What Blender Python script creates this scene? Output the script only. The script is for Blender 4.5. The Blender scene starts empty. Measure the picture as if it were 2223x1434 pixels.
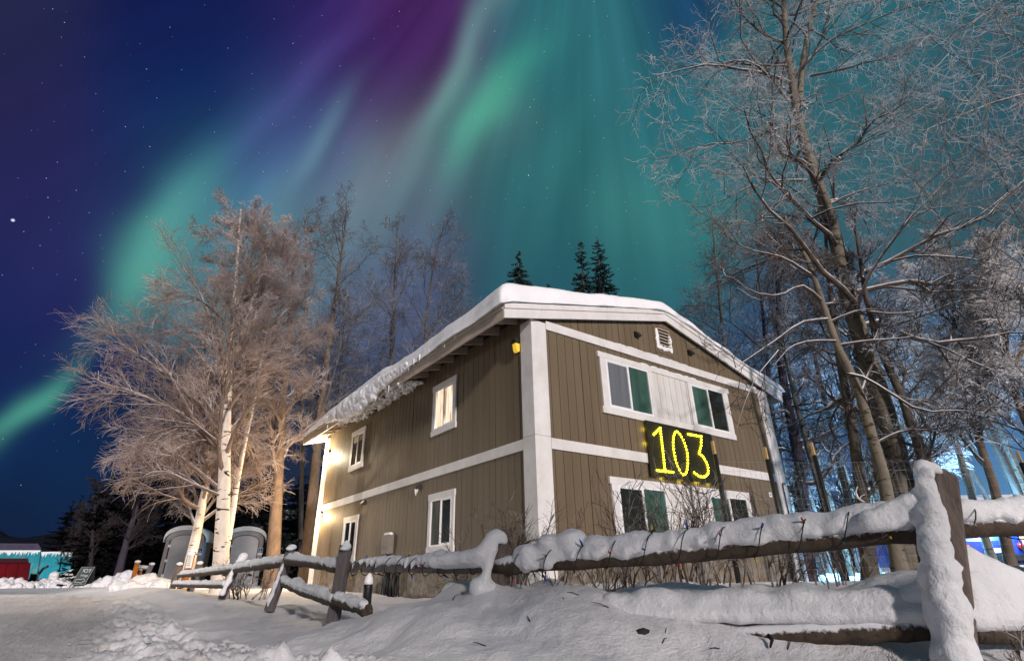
import bpy, bmesh, math, random
import numpy as np
from mathutils import Vector, Matrix

# ------------------------------------------------------------------ camera
scene = bpy.context.scene
COL = scene.collection
CAM = np.array([-5.645, -6.976, 0.50])
FOC = 1147.137                        # focal length in pixels of a 2223 px wide frame
YAW, PITCH, ROLL = math.radians(36.654), math.radians(24.80), math.radians(-1.176)
FH = np.array([math.sin(YAW), math.cos(YAW), 0.0])      # forward over the ground
RH = np.array([math.cos(YAW), -math.sin(YAW), 0.0])     # to the right
_fw = np.array([math.sin(YAW) * math.cos(PITCH), math.cos(YAW) * math.cos(PITCH), math.sin(PITCH)])
_u = np.cross(RH, _fw)
AX_R = math.cos(ROLL) * RH + math.sin(ROLL) * _u
AX_U = -math.sin(ROLL) * RH + math.cos(ROLL) * _u
AX_F = _fw
cam = bpy.data.cameras.new('camera')
cam.sensor_width = 36.0
cam.lens = FOC / 2223 * 36.0
cam.clip_start = 0.05
cam.clip_end = 4000
camo = bpy.data.objects.new('camera', cam)
COL.objects.link(camo)
mw = Matrix.Identity(4)
for i in range(3):
    mw[i][0], mw[i][1], mw[i][2], mw[i][3] = AX_R[i], AX_U[i], -AX_F[i], CAM[i]
camo.matrix_world = mw
scene.camera = camo

# ------------------------------------------------------------------ exposure, render
scene.view_settings.view_transform = 'Standard'
scene.view_settings.look = 'None'
scene.view_settings.gamma = 1
scene.view_settings.exposure = 0.0
scene.render.engine = 'CYCLES'
scene.cycles.use_denoising = True
scene.cycles.max_bounces = 6
scene.cycles.diffuse_bounces = 3
scene.cycles.transparent_max_bounces = 6
scene.cycles.sample_clamp_indirect = 4.0
scene.cycles.caustics_reflective = False
scene.cycles.caustics_refractive = False


def lin(c):
    return tuple((x / 255 / 12.92) if x / 255 <= 0.04045 else ((x / 255 + 0.055) / 1.055) ** 2.4 for x in c)


# ------------------------------------------------------------------ key light: low, warm, from behind the camera
SUN_EL = math.radians(18)
SUN_H = np.array([-0.22, -0.975, 0.0]); SUN_H /= np.linalg.norm(SUN_H)
sun = bpy.data.lights.new('sun', 'SUN')
sun.energy = 3.55
sun.color = (1.0, 0.90, 0.86)
sun.angle = math.radians(4.0)
suno = bpy.data.objects.new('sun', sun)
COL.objects.link(suno)
_L = Vector((SUN_H[0] * math.cos(SUN_EL), SUN_H[1] * math.cos(SUN_EL), math.sin(SUN_EL)))
suno.rotation_euler = _L.to_track_quat('Z', 'Y').to_euler()
suno.location = (-12, -30, 20)

# ------------------------------------------------------------------ world: night sky with aurora and stars
world = bpy.data.worlds.new('World')
scene.world = world
world.use_nodes = True
world.cycles.sampling_method = 'MANUAL'
world.cycles.sample_map_resolution = 512
WT = world.node_tree
for n in list(WT.nodes):
    WT.nodes.remove(n)


class NG:
    """small helper to write node graphs"""
    def __init__(self, tree):
        self.t = tree

    def n(self, kind, **kw):
        nd = self.t.nodes.new(kind)
        for k, v in kw.items():
            setattr(nd, k, v)
        return nd

    def link(self, a, b):
        self.t.links.new(a, b)

    def m(self, op, a, b=None, c=None, clamp=False):
        nd = self.n('ShaderNodeMath', operation=op, use_clamp=clamp)
        for i, v in enumerate((a, b, c)):
            if v is None:
                continue
            if isinstance(v, (int, float)):
                nd.inputs[i].default_value = v
            else:
                self.link(v, nd.inputs[i])
        return nd.outputs[0]

    def v(self, op, a, b=None, scale=None):
        nd = self.n('ShaderNodeVectorMath', operation=op)
        for i, v in enumerate((a, b)):
            if v is None:
                continue
            if isinstance(v, (tuple, list, np.ndarray)):
                nd.inputs[i].default_value = tuple(float(q) for q in v)
            else:
                self.link(v, nd.inputs[i])
        if scale is not None:
            if isinstance(scale, (int, float)):
                nd.inputs['Scale'].default_value = scale
            else:
                self.link(scale, nd.inputs['Scale'])
        return nd.outputs['Value'] if op in ('DOT_PRODUCT', 'DISTANCE', 'LENGTH') else nd.outputs['Vector']

    def xyz(self, x, y, z):
        nd = self.n('ShaderNodeCombineXYZ')
        for i, v in enumerate((x, y, z)):
            if isinstance(v, (int, float)):
                nd.inputs[i].default_value = v
            else:
                self.link(v, nd.inputs[i])
        return nd.outputs[0]

    def noise(self, vec, scale, detail=2.0, rough=0.5, dist=0.0, dim='3D'):
        nd = self.n('ShaderNodeTexNoise', noise_dimensions=dim)
        if vec is not None:
            self.link(vec, nd.inputs['Vector'])
        nd.inputs['Scale'].default_value = scale
        nd.inputs['Detail'].default_value = detail
        nd.inputs['Roughness'].default_value = rough
        nd.inputs['Distortion'].default_value = dist
        return nd.outputs['Fac']

    def ramp(self, fac, stops):
        nd = self.n('ShaderNodeValToRGB')
        cr = nd.color_ramp
        while len(cr.elements) > 1:
            cr.elements.remove(cr.elements[-1])
        for i, (p, c) in enumerate(stops):
            e = cr.elements[0] if i == 0 else cr.elements.new(p)
            e.position = p
            e.color = (*c, 1) if len(c) == 3 else c
        self.link(fac, nd.inputs['Fac'])
        return nd.outputs['Color']

    def mr(self, x, a, b, c=0.0, d=1.0):
        nd = self.n('ShaderNodeMapRange', clamp=True)
        self.link(x, nd.inputs[0])
        for i, v in enumerate((a, b, c, d)):
            nd.inputs[i + 1].default_value = v
        return nd.outputs[0]

    def mix(self, fac, a, b, mode='MIX'):
        nd = self.n('ShaderNodeMix', data_type='RGBA', blend_type=mode)
        if isinstance(fac, (int, float)):
            nd.inputs[0].default_value = fac
        else:
            self.link(fac, nd.inputs[0])
        for i, v in ((6, a), (7, b)):
            if isinstance(v, tuple):
                nd.inputs[i].default_value = (*v, 1)
            else:
                self.link(v, nd.inputs[i])
        return nd.outputs[2]


def build_sky():
    g = NG(WT)
    tc = g.n('ShaderNodeTexCoord')
    D = g.v('NORMALIZE', tc.outputs['Generated'])
    # a fixed plane of directions (world axes) on which the aurora curtains are laid
    w = g.m('MAXIMUM', g.v('DOT_PRODUCT', D, AX_F), 0.12)
    uu = g.m('DIVIDE', g.v('DOT_PRODUCT', D, AX_R), w)
    vv = g.m('DIVIDE', g.v('DOT_PRODUCT', D, AX_U), w)
    P0 = g.xyz(uu, vv, 0.0)

    def uv(px, py):
        return ((px - 1111.5) / FOC, -(py - 717.0) / FOC)
    # soft warping so that nothing in the sky is a clean ellipse
    wn = g.n('ShaderNodeTexNoise', noise_dimensions='2D')
    g.link(P0, wn.inputs['Vector'])
    wn.inputs['Scale'].default_value = 2.2
    wn.inputs['Detail'].default_value = 2.0
    P = g.v('ADD', P0, g.v('MULTIPLY', g.v('SUBTRACT', wn.outputs['Color'], (0.5, 0.5, 0.5)), (0.16, 0.16, 0.0)))
    base = [  # x, y, reach, colour
        (0, 40, 170, (36, 40, 78)), (60, 280, 180, (36, 35, 86)), (140, 520, 170, (38, 42, 100)), (30, 760, 170, (22, 34, 92)),
        (100, 960, 150, (8, 48, 92)), (40, 1120, 120, (16, 34, 66)), (420, 60, 170, (16, 26, 84)), (430, 260, 150, (4, 42, 96)),
        (600, 330, 120, (36, 66, 128)), (720, 150, 130, (58, 38, 112)), (860, 80, 115, (72, 32, 96)), (850, 240, 110, (62, 38, 84)),
        (700, 320, 90, (56, 52, 118)), (330, 545, 80, (58, 132, 128)), (440, 420, 95, (52, 116, 132)), (230, 440, 90, (34, 50, 104)), (300, 330, 90, (22, 42, 98)), (520, 560, 120, (70, 128, 142)), (740, 420, 130, (88, 126, 138)), (900, 420, 120, (88, 106, 120)),
        (960, 520, 110, (74, 86, 118)), (840, 610, 120, (76, 92, 130)), (1040, 300, 80, (70, 118, 122)), (1150, 420, 130, (34, 100, 108)), (1200, 580, 130, (26, 84, 100)),
        (1330, 120, 130, (34, 108, 118)), (1260, 330, 110, (28, 100, 108)), (1400, 420, 120, (50, 132, 130)), (1470, 300, 120, (30, 108, 122)), (1440, 30, 80, (14, 56, 104)),
        (1380, 600, 140, (34, 110, 116)), (1900, 120, 220, (34, 104, 116)), (2120, 280, 190, (36, 84, 102)), (2180, 470, 160, (48, 86, 98)), (1960, 420, 170, (46, 98, 108)),
        (2150, 700, 150, (58, 94, 126)), (2060, 860, 150, (62, 104, 156)), (2180, 960, 150, (70, 130, 186)), (1800, 820, 180, (56, 86, 126)), (1900, 1020, 150, (56, 96, 150)),
        (2120, 1100, 120, (84, 150, 200)), (1800, 1120, 130, (44, 70, 112)), (1450, 900, 200, (40, 70, 110)), (600, 1000, 200, (30, 44, 70)), (300, 1000, 150, (14, 36, 70)),
    ]
    tot = None
    wsum = None
    for (x, y, s, c) in base:
        u0, v0 = uv(x, y)
        dd = g.v('DISTANCE', P, (u0, v0, 0))
        k = 1.0 / (s / FOC) ** 2 * 0.9
        q = g.m('MULTIPLY', g.m('MULTIPLY', dd, dd), k)
        wt = g.m('POWER', 0.36788, q)
        cc = g.n('ShaderNodeVectorMath', operation='SCALE')
        cc.inputs[0].default_value = lin(c)
        g.link(wt, cc.inputs['Scale'])
        tot = cc.outputs[0] if tot is None else g.v('ADD', tot, cc.outputs[0])
        wsum = wt if wsum is None else g.m('ADD', wsum, wt)
    eps = 2e-4
    amb = lin((34, 64, 84))
    tot = g.v('ADD', tot, tuple(a * eps for a in amb))
    col = g.v('SCALE', tot, scale=g.m('DIVIDE', 1.0, g.m('ADD', wsum, eps)))
    # curtains: streaks that converge on the magnetic zenith
    zx, zy = uv(1260, -420)
    rel = g.v('SUBTRACT', P0, (zx, zy, 0))
    sep = g.n('ShaderNodeSeparateXYZ')
    g.link(rel, sep.inputs[0])
    ang = g.m('ARCTAN2', sep.outputs[0], sep.outputs[1])
    rad = g.v('LENGTH', rel)
    st = g.noise(g.xyz(g.m('MULTIPLY', ang, 12.0), g.m('MULTIPLY', rad, 1.3), 0.0), 1.0, 3.0, 0.5)
    near = g.mr(rad, 0.25, 1.25, 1.0, 0.35)
    stw = g.m('ADD', 1.0, g.m('MULTIPLY', g.m('SUBTRACT', st, 0.5), g.m('MULTIPLY', near, 0.95)))
    col = g.v('SCALE', col, scale=stw)
    # single bright rays: centre, direction end, half width, colour
    rays = [
        (1035, 90, 1075, -20, 200, 34, (60, 110, 96)), (975, 210, 1035, 90, 170, 30, (46, 76, 66)), (1085, 215, 1150, 100, 120, 34, (22, 112, 74)),
        (1030, 300, 1090, 215, 110, 30, (10, 72, 52)), (705, 325, 750, 240, 115, 26, (58, 92, 90)), (600, 430, 720, 250, 190, 28, (24, 50, 64)), (880, 420, 1000, 150, 210, 34, (36, 58, 54)), (980, 450, 1070, 230, 170, 28, (20, 50, 46)), (770, 330, 840, 180, 150, 24, (40, 34, 56)), (325, 555, 440, 425, 170, 52, (44, 112, 84)), (430, 430, 560, 280, 190, 60, (28, 66, 62)), (560, 420, 700, 200, 220, 50, (22, 34, 60)), (800, 380, 880, 200, 220, 34, (38, 40, 50)), (760, 470, 830, 330, 180, 40, (36, 50, 50)), (1180, 480, 1230, 250, 240, 36, (14, 46, 40)), (1320, 420, 1310, 200, 240, 60, (14, 40, 34)),
        (110, 850, 190, 770, 95, 24, (52, 130, 96)), (20, 920, 110, 850, 90, 26, (46, 118, 84)), (640, 210, 740, 60, 200, 34, (38, 36, 70)), (870, 330, 960, 180, 180, 40, (60, 56, 56)), (1180, 330, 1230, 200, 160, 40, (10, 46, 44)), (600, 480, 690, 340, 140, 40, (40, 60, 60)),
    ]
    for (x, y, ex, ey, ln, wd, c) in rays:
        u0, v0 = uv(x, y)
        e0, e1 = uv(ex, ey)
        dx, dy = e0 - u0, e1 - v0
        L = math.hypot(dx, dy)
        dx, dy = dx / L, dy / L
        r = g.v('SUBTRACT', P, (u0, v0, 0))
        a = g.m('MULTIPLY', g.v('DOT_PRODUCT', r, (dx, dy, 0)), FOC / ln)
        b = g.m('MULTIPLY', g.v('DOT_PRODUCT', r, (-dy, dx, 0)), FOC / wd)
        q = g.m('ADD', g.m('MULTIPLY', a, a), g.m('MULTIPLY', b, b))
        wt = g.m('POWER', 0.36788, q)
        cc = g.n('ShaderNodeVectorMath', operation='SCALE')
        cc.inputs[0].default_value = lin(c)
        g.link(wt, cc.inputs['Scale'])
        col = g.v('ADD', col, cc.outputs[0])
    # stars
    for (scale, thr, lo, gain) in ((150.0, 0.085, 0.74, 1.8), (46.0, 0.028, 0.86, 4.5)):
        vo = g.n('ShaderNodeTexVoronoi', feature='F1')
        g.link(D, vo.inputs['Vector'])
        vo.inputs['Scale'].default_value = scale
        sepc = g.n('ShaderNodeSeparateColor')
        g.link(vo.outputs['Color'], sepc.inputs[0])
        dot = g.mr(vo.outputs['Distance'], thr * 0.4, thr, 1.0, 0.0)
        pick = g.mr(sepc.outputs[0], lo, 1.0, 0.0, 1.0)
        f = g.m('MULTIPLY', g.m('MULTIPLY', dot, pick), gain)
        col = g.v('ADD', col, g.v('SCALE', (0.5, 0.62, 0.75), scale=f))
    bu, bv = uv(28, 478)
    bd = np.array(AX_F) + bu * np.array(AX_R) + bv * np.array(AX_U)
    bd /= np.linalg.norm(bd)
    bs = g.mr(g.v('DISTANCE', D, bd), 0.0005, 0.0026, 1.2, 0.0)
    col = g.v('ADD', col, g.v('SCALE', (0.7, 0.8, 0.95), scale=bs))
    lum = g.v('DOT_PRODUCT', col, (0.30, 0.55, 0.15))
    col = g.v('ADD', g.v('SCALE', col, scale=0.86), g.v('SCALE', (0.11, 0.11, 0.11), scale=lum))
    bg = g.n('ShaderNodeBackground')
    g.link(col, bg.inputs['Color'])
    bg.inputs['Strength'].default_value = 1.0
    out = g.n('ShaderNodeOutputWorld')
    g.link(bg.outputs[0], out.inputs['Surface'])


build_sky()


# ------------------------------------------------------------------ placing helpers
def S(s, d, z=None):
    """world point s metres right of and d metres ahead of the camera's spot on the ground"""
    p = CAM + s * RH + d * FH
    return Vector((p[0], p[1], gz(p[0], p[1]) if z is None else z))


def at(px, py, d):
    v = AX_F + AX_R * (px - 1111.5) / FOC - AX_U * (py - 717.0) / FOC
    p = CAM + v * d / float(v @ FH)
    return Vector(p)


def sd_of(x, y):
    rx, ry = x - CAM[0], y - CAM[1]
    return rx * RH[0] + ry * RH[1], rx * FH[0] + ry * FH[1]


# ------------------------------------------------------------------ noise in numpy
def _hash(ix, iy, seed):
    h = (ix.astype(np.int64) * 374761393 + iy.astype(np.int64) * 668265263 + seed * 1442695041) & 0x7fffffff
    h = (h ^ (h >> 13)) * 1274126177 & 0x7fffffff
    h = h ^ (h >> 16)
    return (h & 0xffff) / 65535.0


def vnoise(x, y, seed=0):
    ix, iy = np.floor(x), np.floor(y)
    fx, fy = x - ix, y - iy
    fx, fy = fx * fx * fx * (fx * (fx * 6 - 15) + 10), fy * fy * fy * (fy * (fy * 6 - 15) + 10)
    a, b = _hash(ix, iy, seed), _hash(ix + 1, iy, seed)
    c, d = _hash(ix, iy + 1, seed), _hash(ix + 1, iy + 1, seed)
    return (a * (1 - fx) + b * fx) * (1 - fy) + (c * (1 - fx) + d * fx) * fy - 0.5


def fbm(x, y, seed=0, octs=4, gain=0.5):
    o, a = 0.0, 1.0
    for i in range(octs):
        o = o + a * vnoise(x * 2 ** i + 17.3 * i, y * 2 ** i - 9.1 * i, seed + i)
        a *= gain
    return o


def sstep(a, b, x):
    t = np.clip((x - a) / (b - a), 0, 1)
    return t * t * (3 - 2 * t)


# ------------------------------------------------------------------ the lie of the land
FENCE = np.array([(9.0, 3.6), (2.2, 3.0), (1.1, 3.52), (-0.12, 4.1), (-1.72, 5.6), (-3.12, 7.5), (-5.4, 10.8), (-8.6, 15.2), (-10.2, 17.3), (-21.0, 27.0), (-60, 60)])
RIDGE = np.array([0.06, 0.06, 0.13, 0.20, 0.03, 0.05, 0.10, 0.14, 0.16, 0.10, 0.1])


SHIFT = np.array([0.9, 0.85, 0.62, 0.0, 0, 0, 0, 0, 0, 0, 0])


def fence_coords(s, d):
    best = np.full(np.shape(s), 1e9)
    sgn = np.zeros(np.shape(s))
    rid = np.zeros(np.shape(s))
    sh = np.zeros(np.shape(s))
    for i in range(len(FENCE) - 1):
        a, b = FENCE[i], FENCE[i + 1]
        e = b - a
        t = np.clip(((s - a[0]) * e[0] + (d - a[1]) * e[1]) / (e @ e), 0, 1)
        qx, qy = s - (a[0] + t * e[0]), d - (a[1] + t * e[1])
        dist = np.hypot(qx, qy)
        side = e[0] * qy - e[1] * qx          # >0 on the camera side
        m = dist < best
        best = np.where(m, dist, best)
        sgn = np.where(m, np.sign(side), sgn)
        rid = np.where(m, RIDGE[i] * (1 - t) + RIDGE[i + 1] * t, rid)
        sh = np.where(m, SHIFT[i] * (1 - t) + SHIFT[i + 1] * t, sh)
    return best * sgn, rid, sh


MOUNDS = []  # s, d, height, radius


def ground(x, y):
    s, d = sd_of(x, y)
    t, rid, sh = fence_coords(s, d)
    t = t + sh
    r = np.hypot(s, d)
    road = 0.02 + 0.19 * sstep(4, 26, d)
    lot = 0.10 + 0.16 * sstep(9, 22, d)
    lot = lot + 0.20 * sstep(-0.7, 0.5, s) * (1 - sstep(9, 16, d))
    w = sstep(-0.5, 1.5, t)
    z = lot * (1 - w) + road * w
    z = z + rid * np.exp(-((t - 0.25) / 0.62) ** 2)
    rough = sstep(0.85, 1.15, t) * (1 - sstep(1.55, 1.95, t)) * sstep(-0.4, -1.1, s) * (1 - sstep(14, 22, r))
    rough = np.maximum(rough, sstep(-1.1, -1.5, s) * 0.0)
    z = z + rough * (0.12 * fbm(x * 5.2, y * 5.2, 5, 5, 0.62) + 0.02)
    bank = (1 - sstep(0.9, 1.5, t)) * (1 - sstep(10, 16, r))
    z = z + bank * (0.11 * fbm(x * 1.0, y * 1.0, 11, 3) + 0.030 * fbm(x * 3.4, y * 3.4, 23, 4, .55) - 0.035 * np.abs(fbm(x * 2.2 + 5, y * 1.4, 29, 3)) * sstep(-.1, .4, t))
    on = sstep(1.4, 1.9, t)
    z = z + on * (0.026 * fbm(x * 0.7, y * 0.7, 31, 3) + 0.020 * fbm(x * 7, y * 7, 37, 5, .68)) * (1 - sstep(20, 40, r))
    for (ms, md, mh, mr_) in MOUNDS:
        z = z + mh * np.exp(-((s - ms) ** 2 + (d - md) ** 2) / mr_ ** 2)
    z = z + 0.5 * fbm(x * 0.02, y * 0.02, 41, 2) * sstep(60, 160, r)
    return z


def gz(x, y):
    return float(ground(np.array([float(x)]), np.array([float(y)]))[0])


for px, py, dd, h, rr in ((1115, 1262, 6.4, 0.12, 0.22), (1180, 1262, 6.9, 0.16, 0.35), (1395, 1262, 5.6, 0.10, 0.22), (1480, 1262, 5.3, 0.08, 0.2), (1560, 1262, 5.5, 0.09, 0.25), (1650, 1262, 5.6, 0.07, 0.18),
                          (1740, 1262, 5.4, 0.08, 0.2), (1950, 1262, 4.6, 0.16, 0.4), (1000, 1275, 4.5, 0.16, 0.17), (1065, 1275, 4.15, 0.12, 0.16), (2180, 1262, 4.0, 0.12, 0.4), (1300, 1340, 3.1, 0.05, 0.3), (930, 1400, 3.0, 0.05, .3), (1600, 1300, 3.3, .06, .4), (1250, 1300, 3.6, .05, .3), (900, 1320, 4.2, .05, .35)):
    p = at(px, py, dd)
    ms, md = sd_of(p.x, p.y)
    MOUNDS.append((ms, md, h, rr))
MOUNDS += [(1.35, 3.25, -0.085, 0.34), (1.85, 3.0, -0.07, 0.42), (2.6, 2.85, -0.05, 0.5)]


# ------------------------------------------------------------------ mesh building helpers
class MB:
    """collects geometry for ONE mesh"""
    def __init__(self):
        self.v, self.f, self.mi, self.sm = [], [], [], []

    def face(self, pts, mi=0, smooth=False):
        b = len(self.v)
        self.v.extend(tuple(p) for p in pts)
        self.f.append(tuple(range(b, b + len(pts))))
        self.mi.append(mi)
        self.sm.append(smooth)
        return self

    def box(self, lo, hi, mi=0):
        x0, y0, z0 = lo
        x1, y1, z1 = hi
        b = len(self.v)
        self.v.extend([(x0, y0, z0), (x1, y0, z0), (x1, y1, z0), (x0, y1, z0), (x0, y0, z1), (x1, y0, z1), (x1, y1, z1), (x0, y1, z1)])
        for q in ((0, 3, 2, 1), (4, 5, 6, 7), (0, 1, 5, 4), (1, 2, 6, 5), (2, 3, 7, 6), (3, 0, 4, 7)):
            self.f.append(tuple(b + i for i in q))
            self.mi.append(mi)
            self.sm.append(False)
        return self

    def hexa(self, a, mi=0):
        b = len(self.v)
        self.v.extend(tuple(p) for p in a)
        for q in ((0, 3, 2, 1), (4, 5, 6, 7), (0, 1, 5, 4), (1, 2, 6, 5), (2, 3, 7, 6), (3, 0, 4, 7)):
            self.f.append(tuple(b + i for i in q))
            self.mi.append(mi)
            self.sm.append(False)
        return self

    def prism(self, poly, off, mi=0):
        """extrude a polygon by the vector off"""
        b = len(self.v)
        n = len(poly)
        off = Vector(off)
        self.v.extend(tuple(p) for p in poly)
        self.v.extend(tuple(Vector(p) + off) for p in poly)
        self.f.append(tuple(range(b, b + n)))
        self.f.append(tuple(range(b + 2 * n - 1, b + n - 1, -1)))
        self.mi += [mi, mi]
        self.sm += [False, False]
        for i in range(n):
            j = (i + 1) % n
            self.f.append((b + i, b + n + i, b + n + j, b + j))
            self.mi.append(mi)
            self.sm.append(False)
        return self

    def tube(self, pts, rad, k=8, mi=0, cap=True, smooth=True, squash=None, rot=0.0, rng=None, jit=0.0):
        pts = [Vector(p) for p in pts]
        n = len(pts)
        if not hasattr(rad, '__len__'):
            rad = [rad] * n
        b = len(self.v)
        ref = None
        for i, p in enumerate(pts):
            t = (pts[min(i + 1, n - 1)] - pts[max(i - 1, 0)])
            t = t.normalized() if t.length > 1e-9 else Vector((0, 0, 1))
            if ref is None:
                ref = Vector((0, 0, 1)) if abs(t.z) < 0.9 else Vector((1, 0, 0))
            a = (ref - t * ref.dot(t)).normalized()
            ref = a
            c = t.cross(a)
            for j in range(k):
                th = 2 * math.pi * j / k + rot
                r = rad[i] * (1 + (rng.uniform(-jit, jit) if rng else 0))
                ca, sa = math.cos(th) * r, math.sin(th) * r
                if squash:
                    ca *= squash[0]
                    sa *= squash[1]
                self.v.append(tuple(p + a * ca + c * sa))
        for i in range(n - 1):
            for j in range(k):
                j2 = (j + 1) % k
                self.f.append((b + i * k + j, b + i * k + j2, b + (i + 1) * k + j2, b + (i + 1) * k + j))
                self.mi.append(mi)
                self.sm.append(smooth)
        if cap:
            self.f.append(tuple(b + j for j in reversed(range(k))))
            self.f.append(tuple(b + (n - 1) * k + j for j in range(k)))
            self.mi += [mi, mi]
            self.sm += [False, False]
        return self

    def ball(self, c, r, mi=0, seg=10, rings=6, smooth=True):
        c = Vector(c)
        if not hasattr(r, '__len__'):
            r = (r, r, r)
        b = len(self.v)
        self.v.append((c.x, c.y, c.z - r[2]))
        for i in range(1, rings):
            ph = -math.pi / 2 + math.pi * i / rings
            for j in range(seg):
                th = 2 * math.pi * j / seg
                self.v.append((c.x + r[0] * math.cos(ph) * math.cos(th), c.y + r[1] * math.cos(ph) * math.sin(th), c.z + r[2] * math.sin(ph)))
        self.v.append((c.x, c.y, c.z + r[2]))
        top = b + 1 + (rings - 1) * seg
        for j in range(seg):
            j2 = (j + 1) % seg
            self.f.append((b, b + 1 + j2, b + 1 + j))
            self.f.append((top, top - seg + j, top - seg + j2))
            self.mi += [mi, mi]
            self.sm += [smooth, smooth]
        for i in range(rings - 2):
            for j in range(seg):
                j2 = (j + 1) % seg
                q = b + 1 + i * seg
                self.f.append((q + j, q + j2, q + seg + j2, q + seg + j))
                self.mi.append(mi)
                self.sm.append(smooth)
        return self

    def mesh(self, name, mats):
        me = bpy.data.meshes.new(name)
        me.from_pydata(self.v, [], self.f)
        if not isinstance(mats, (list, tuple)):
            mats = [mats]
        for m in mats:
            me.materials.append(m)
        me.polygons.foreach_set('material_index', self.mi)
        me.polygons.foreach_set('use_smooth', self.sm)
        me.update()
        return me

    def build(self, name, mats, parent=None, **kw):
        return link(name, self.mesh(name, mats), parent, **kw)


def link(name, data, parent=None, label=None, cat=None, group=None, kind=None):
    o = bpy.data.objects.new(name, data)
    COL.objects.link(o)
    if parent is not None:
        o.parent = parent
        o.matrix_parent_inverse = Matrix.Translation(parent.location).inverted() if parent.type == 'EMPTY' else Matrix.Identity(4)
    tag(o, label, cat, group, kind)
    return o


def tag(o, label=None, cat=None, group=None, kind=None):
    if label:
        o['label'] = label
    if cat:
        o['category'] = cat
    if group:
        o['group'] = group
    if kind:
        o['kind'] = kind
    return o


def thing(name, label, cat, loc=(0, 0, 0), group=None):
    o = bpy.data.objects.new(name, None)
    o.location = loc
    o.empty_display_size = 0.2
    COL.objects.link(o)
    return tag(o, label, cat, group)


class Acc:
    """numpy accumulator for very many thin tubes -> ONE mesh"""
    def __init__(self):
        self.V, self.F, self.M, self.n = [], [], [], 0

    def tubes(self, P, R, k=3, mi=0):
        N, m, _ = P.shape
        T = np.empty_like(P)
        T[:, 1:-1] = P[:, 2:] - P[:, :-2]
        T[:, 0] = P[:, 1] - P[:, 0]
        T[:, -1] = P[:, -1] - P[:, -2]
        T /= np.linalg.norm(T, axis=2, keepdims=True) + 1e-12
        mean = P[:, -1] - P[:, 0]
        ref = np.where((np.abs(mean[:, 2]) > 0.8 * np.linalg.norm(mean, axis=1))[:, None], np.array([[1.0, 0.13, 0]]), np.array([[0.05, 0.02, 1.0]]))[:, None, :]
        A = np.cross(T, ref)
        A /= np.linalg.norm(A, axis=2, keepdims=True) + 1e-12
        B = np.cross(T, A)
        th = 2 * np.pi * np.arange(k) / k
        V = P[:, :, None, :] + R[:, :, None, None] * (np.cos(th)[None, None, :, None] * A[:, :, None, :] + np.sin(th)[None, None, :, None] * B[:, :, None, :])
        base = self.n + (np.arange(N) * m * k)[:, None, None]
        i = np.arange(m - 1)[None, :, None] * k
        j = np.arange(k)[None, None, :]
        j2 = (j + 1) % k
        F = np.stack([base + i + j, base + i + j2, base + i + k + j2, base + i + k + j], axis=-1).reshape(-1, 4)
        self.V.append(V.reshape(-1, 3))
        self.F.append(F)
        self.M.append(np.full(len(F), mi, np.int32))
        self.n += N * m * k

    def quads(self, Q, mi=0):
        """Q: [N,4,3]"""
        N = len(Q)
        self.V.append(Q.reshape(-1, 3))
        self.F.append(self.n + np.arange(N * 4).reshape(-1, 4))
        self.M.append(np.full(N, mi, np.int32))
        self.n += N * 4

    def mesh(self, name, mats, smooth=True):
        V = np.concatenate(self.V).astype(np.float32)
        F = np.concatenate(self.F).astype(np.int32)
        return np_mesh(name, V, F, mats, np.concatenate(self.M), smooth)


def np_mesh(name, V, F, mats, M=None, smooth=True):
    me = bpy.data.meshes.new(name)
    me.vertices.add(len(V))
    me.vertices.foreach_set('co', np.asarray(V, np.float32).ravel())
    me.loops.add(F.size)
    me.loops.foreach_set('vertex_index', np.asarray(F, np.int32).ravel())
    me.polygons.add(len(F))
    me.polygons.foreach_set('loop_start', np.arange(0, F.size, F.shape[1], dtype=np.int32))
    if not isinstance(mats, (list, tuple)):
        mats = [mats]
    for m in mats:
        me.materials.append(m)
    if M is not None:
        me.polygons.foreach_set('material_index', M)
    me.polygons.foreach_set('use_smooth', np.full(len(F), smooth))
    me.update(calc_edges=True)
    return me


# ------------------------------------------------------------------ materials
def newmat(name, col=(0.5, 0.5, 0.5), rough=0.7, spec=0.3, metal=0.0, emit=None, estr=0.0):
    m = bpy.data.materials.new(name)
    m.use_nodes = True
    b = m.node_tree.nodes['Principled BSDF']
    b.inputs['Base Color'].default_value = (*col, 1)
    b.inputs['Roughness'].default_value = rough
    b.inputs['Specular IOR Level'].default_value = spec
    b.inputs['Metallic'].default_value = metal
    if emit:
        b.inputs['Emission Color'].default_value = (*emit, 1)
        b.inputs['Emission Strength'].default_value = estr
    return m, b, NG(m.node_tree)


def coords(g, scale=(1, 1, 1)):
    geo = g.n('ShaderNodeNewGeometry')
    return g.v('MULTIPLY', geo.outputs['Position'], scale), geo


def bump(g, b, h, strength=0.4, dist=0.02):
    bp = g.n('ShaderNodeBump')
    bp.inputs['Strength'].default_value = strength
    bp.inputs['Distance'].default_value = dist
    g.link(h, bp.inputs['Height'])
    g.link(bp.outputs[0], b.inputs['Normal'])


def noisy(name, c0, c1, scale=(1, 1, 1), ns=6.0, rough=0.75, spec=0.25, bs=0.3, bd=0.01, lo=0.35, hi=0.65, detail=4.0):
    m, b, g = newmat(name, c0, rough, spec)
    p, geo = coords(g, scale)
    f = g.noise(p, ns, detail, 0.6)
    g.link(g.mix(g.mr(f, lo, hi), c0, c1), b.inputs['Base Color'])
    if bs:
        bump(g, b, f, bs, bd)
    return m


M = {}


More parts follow.
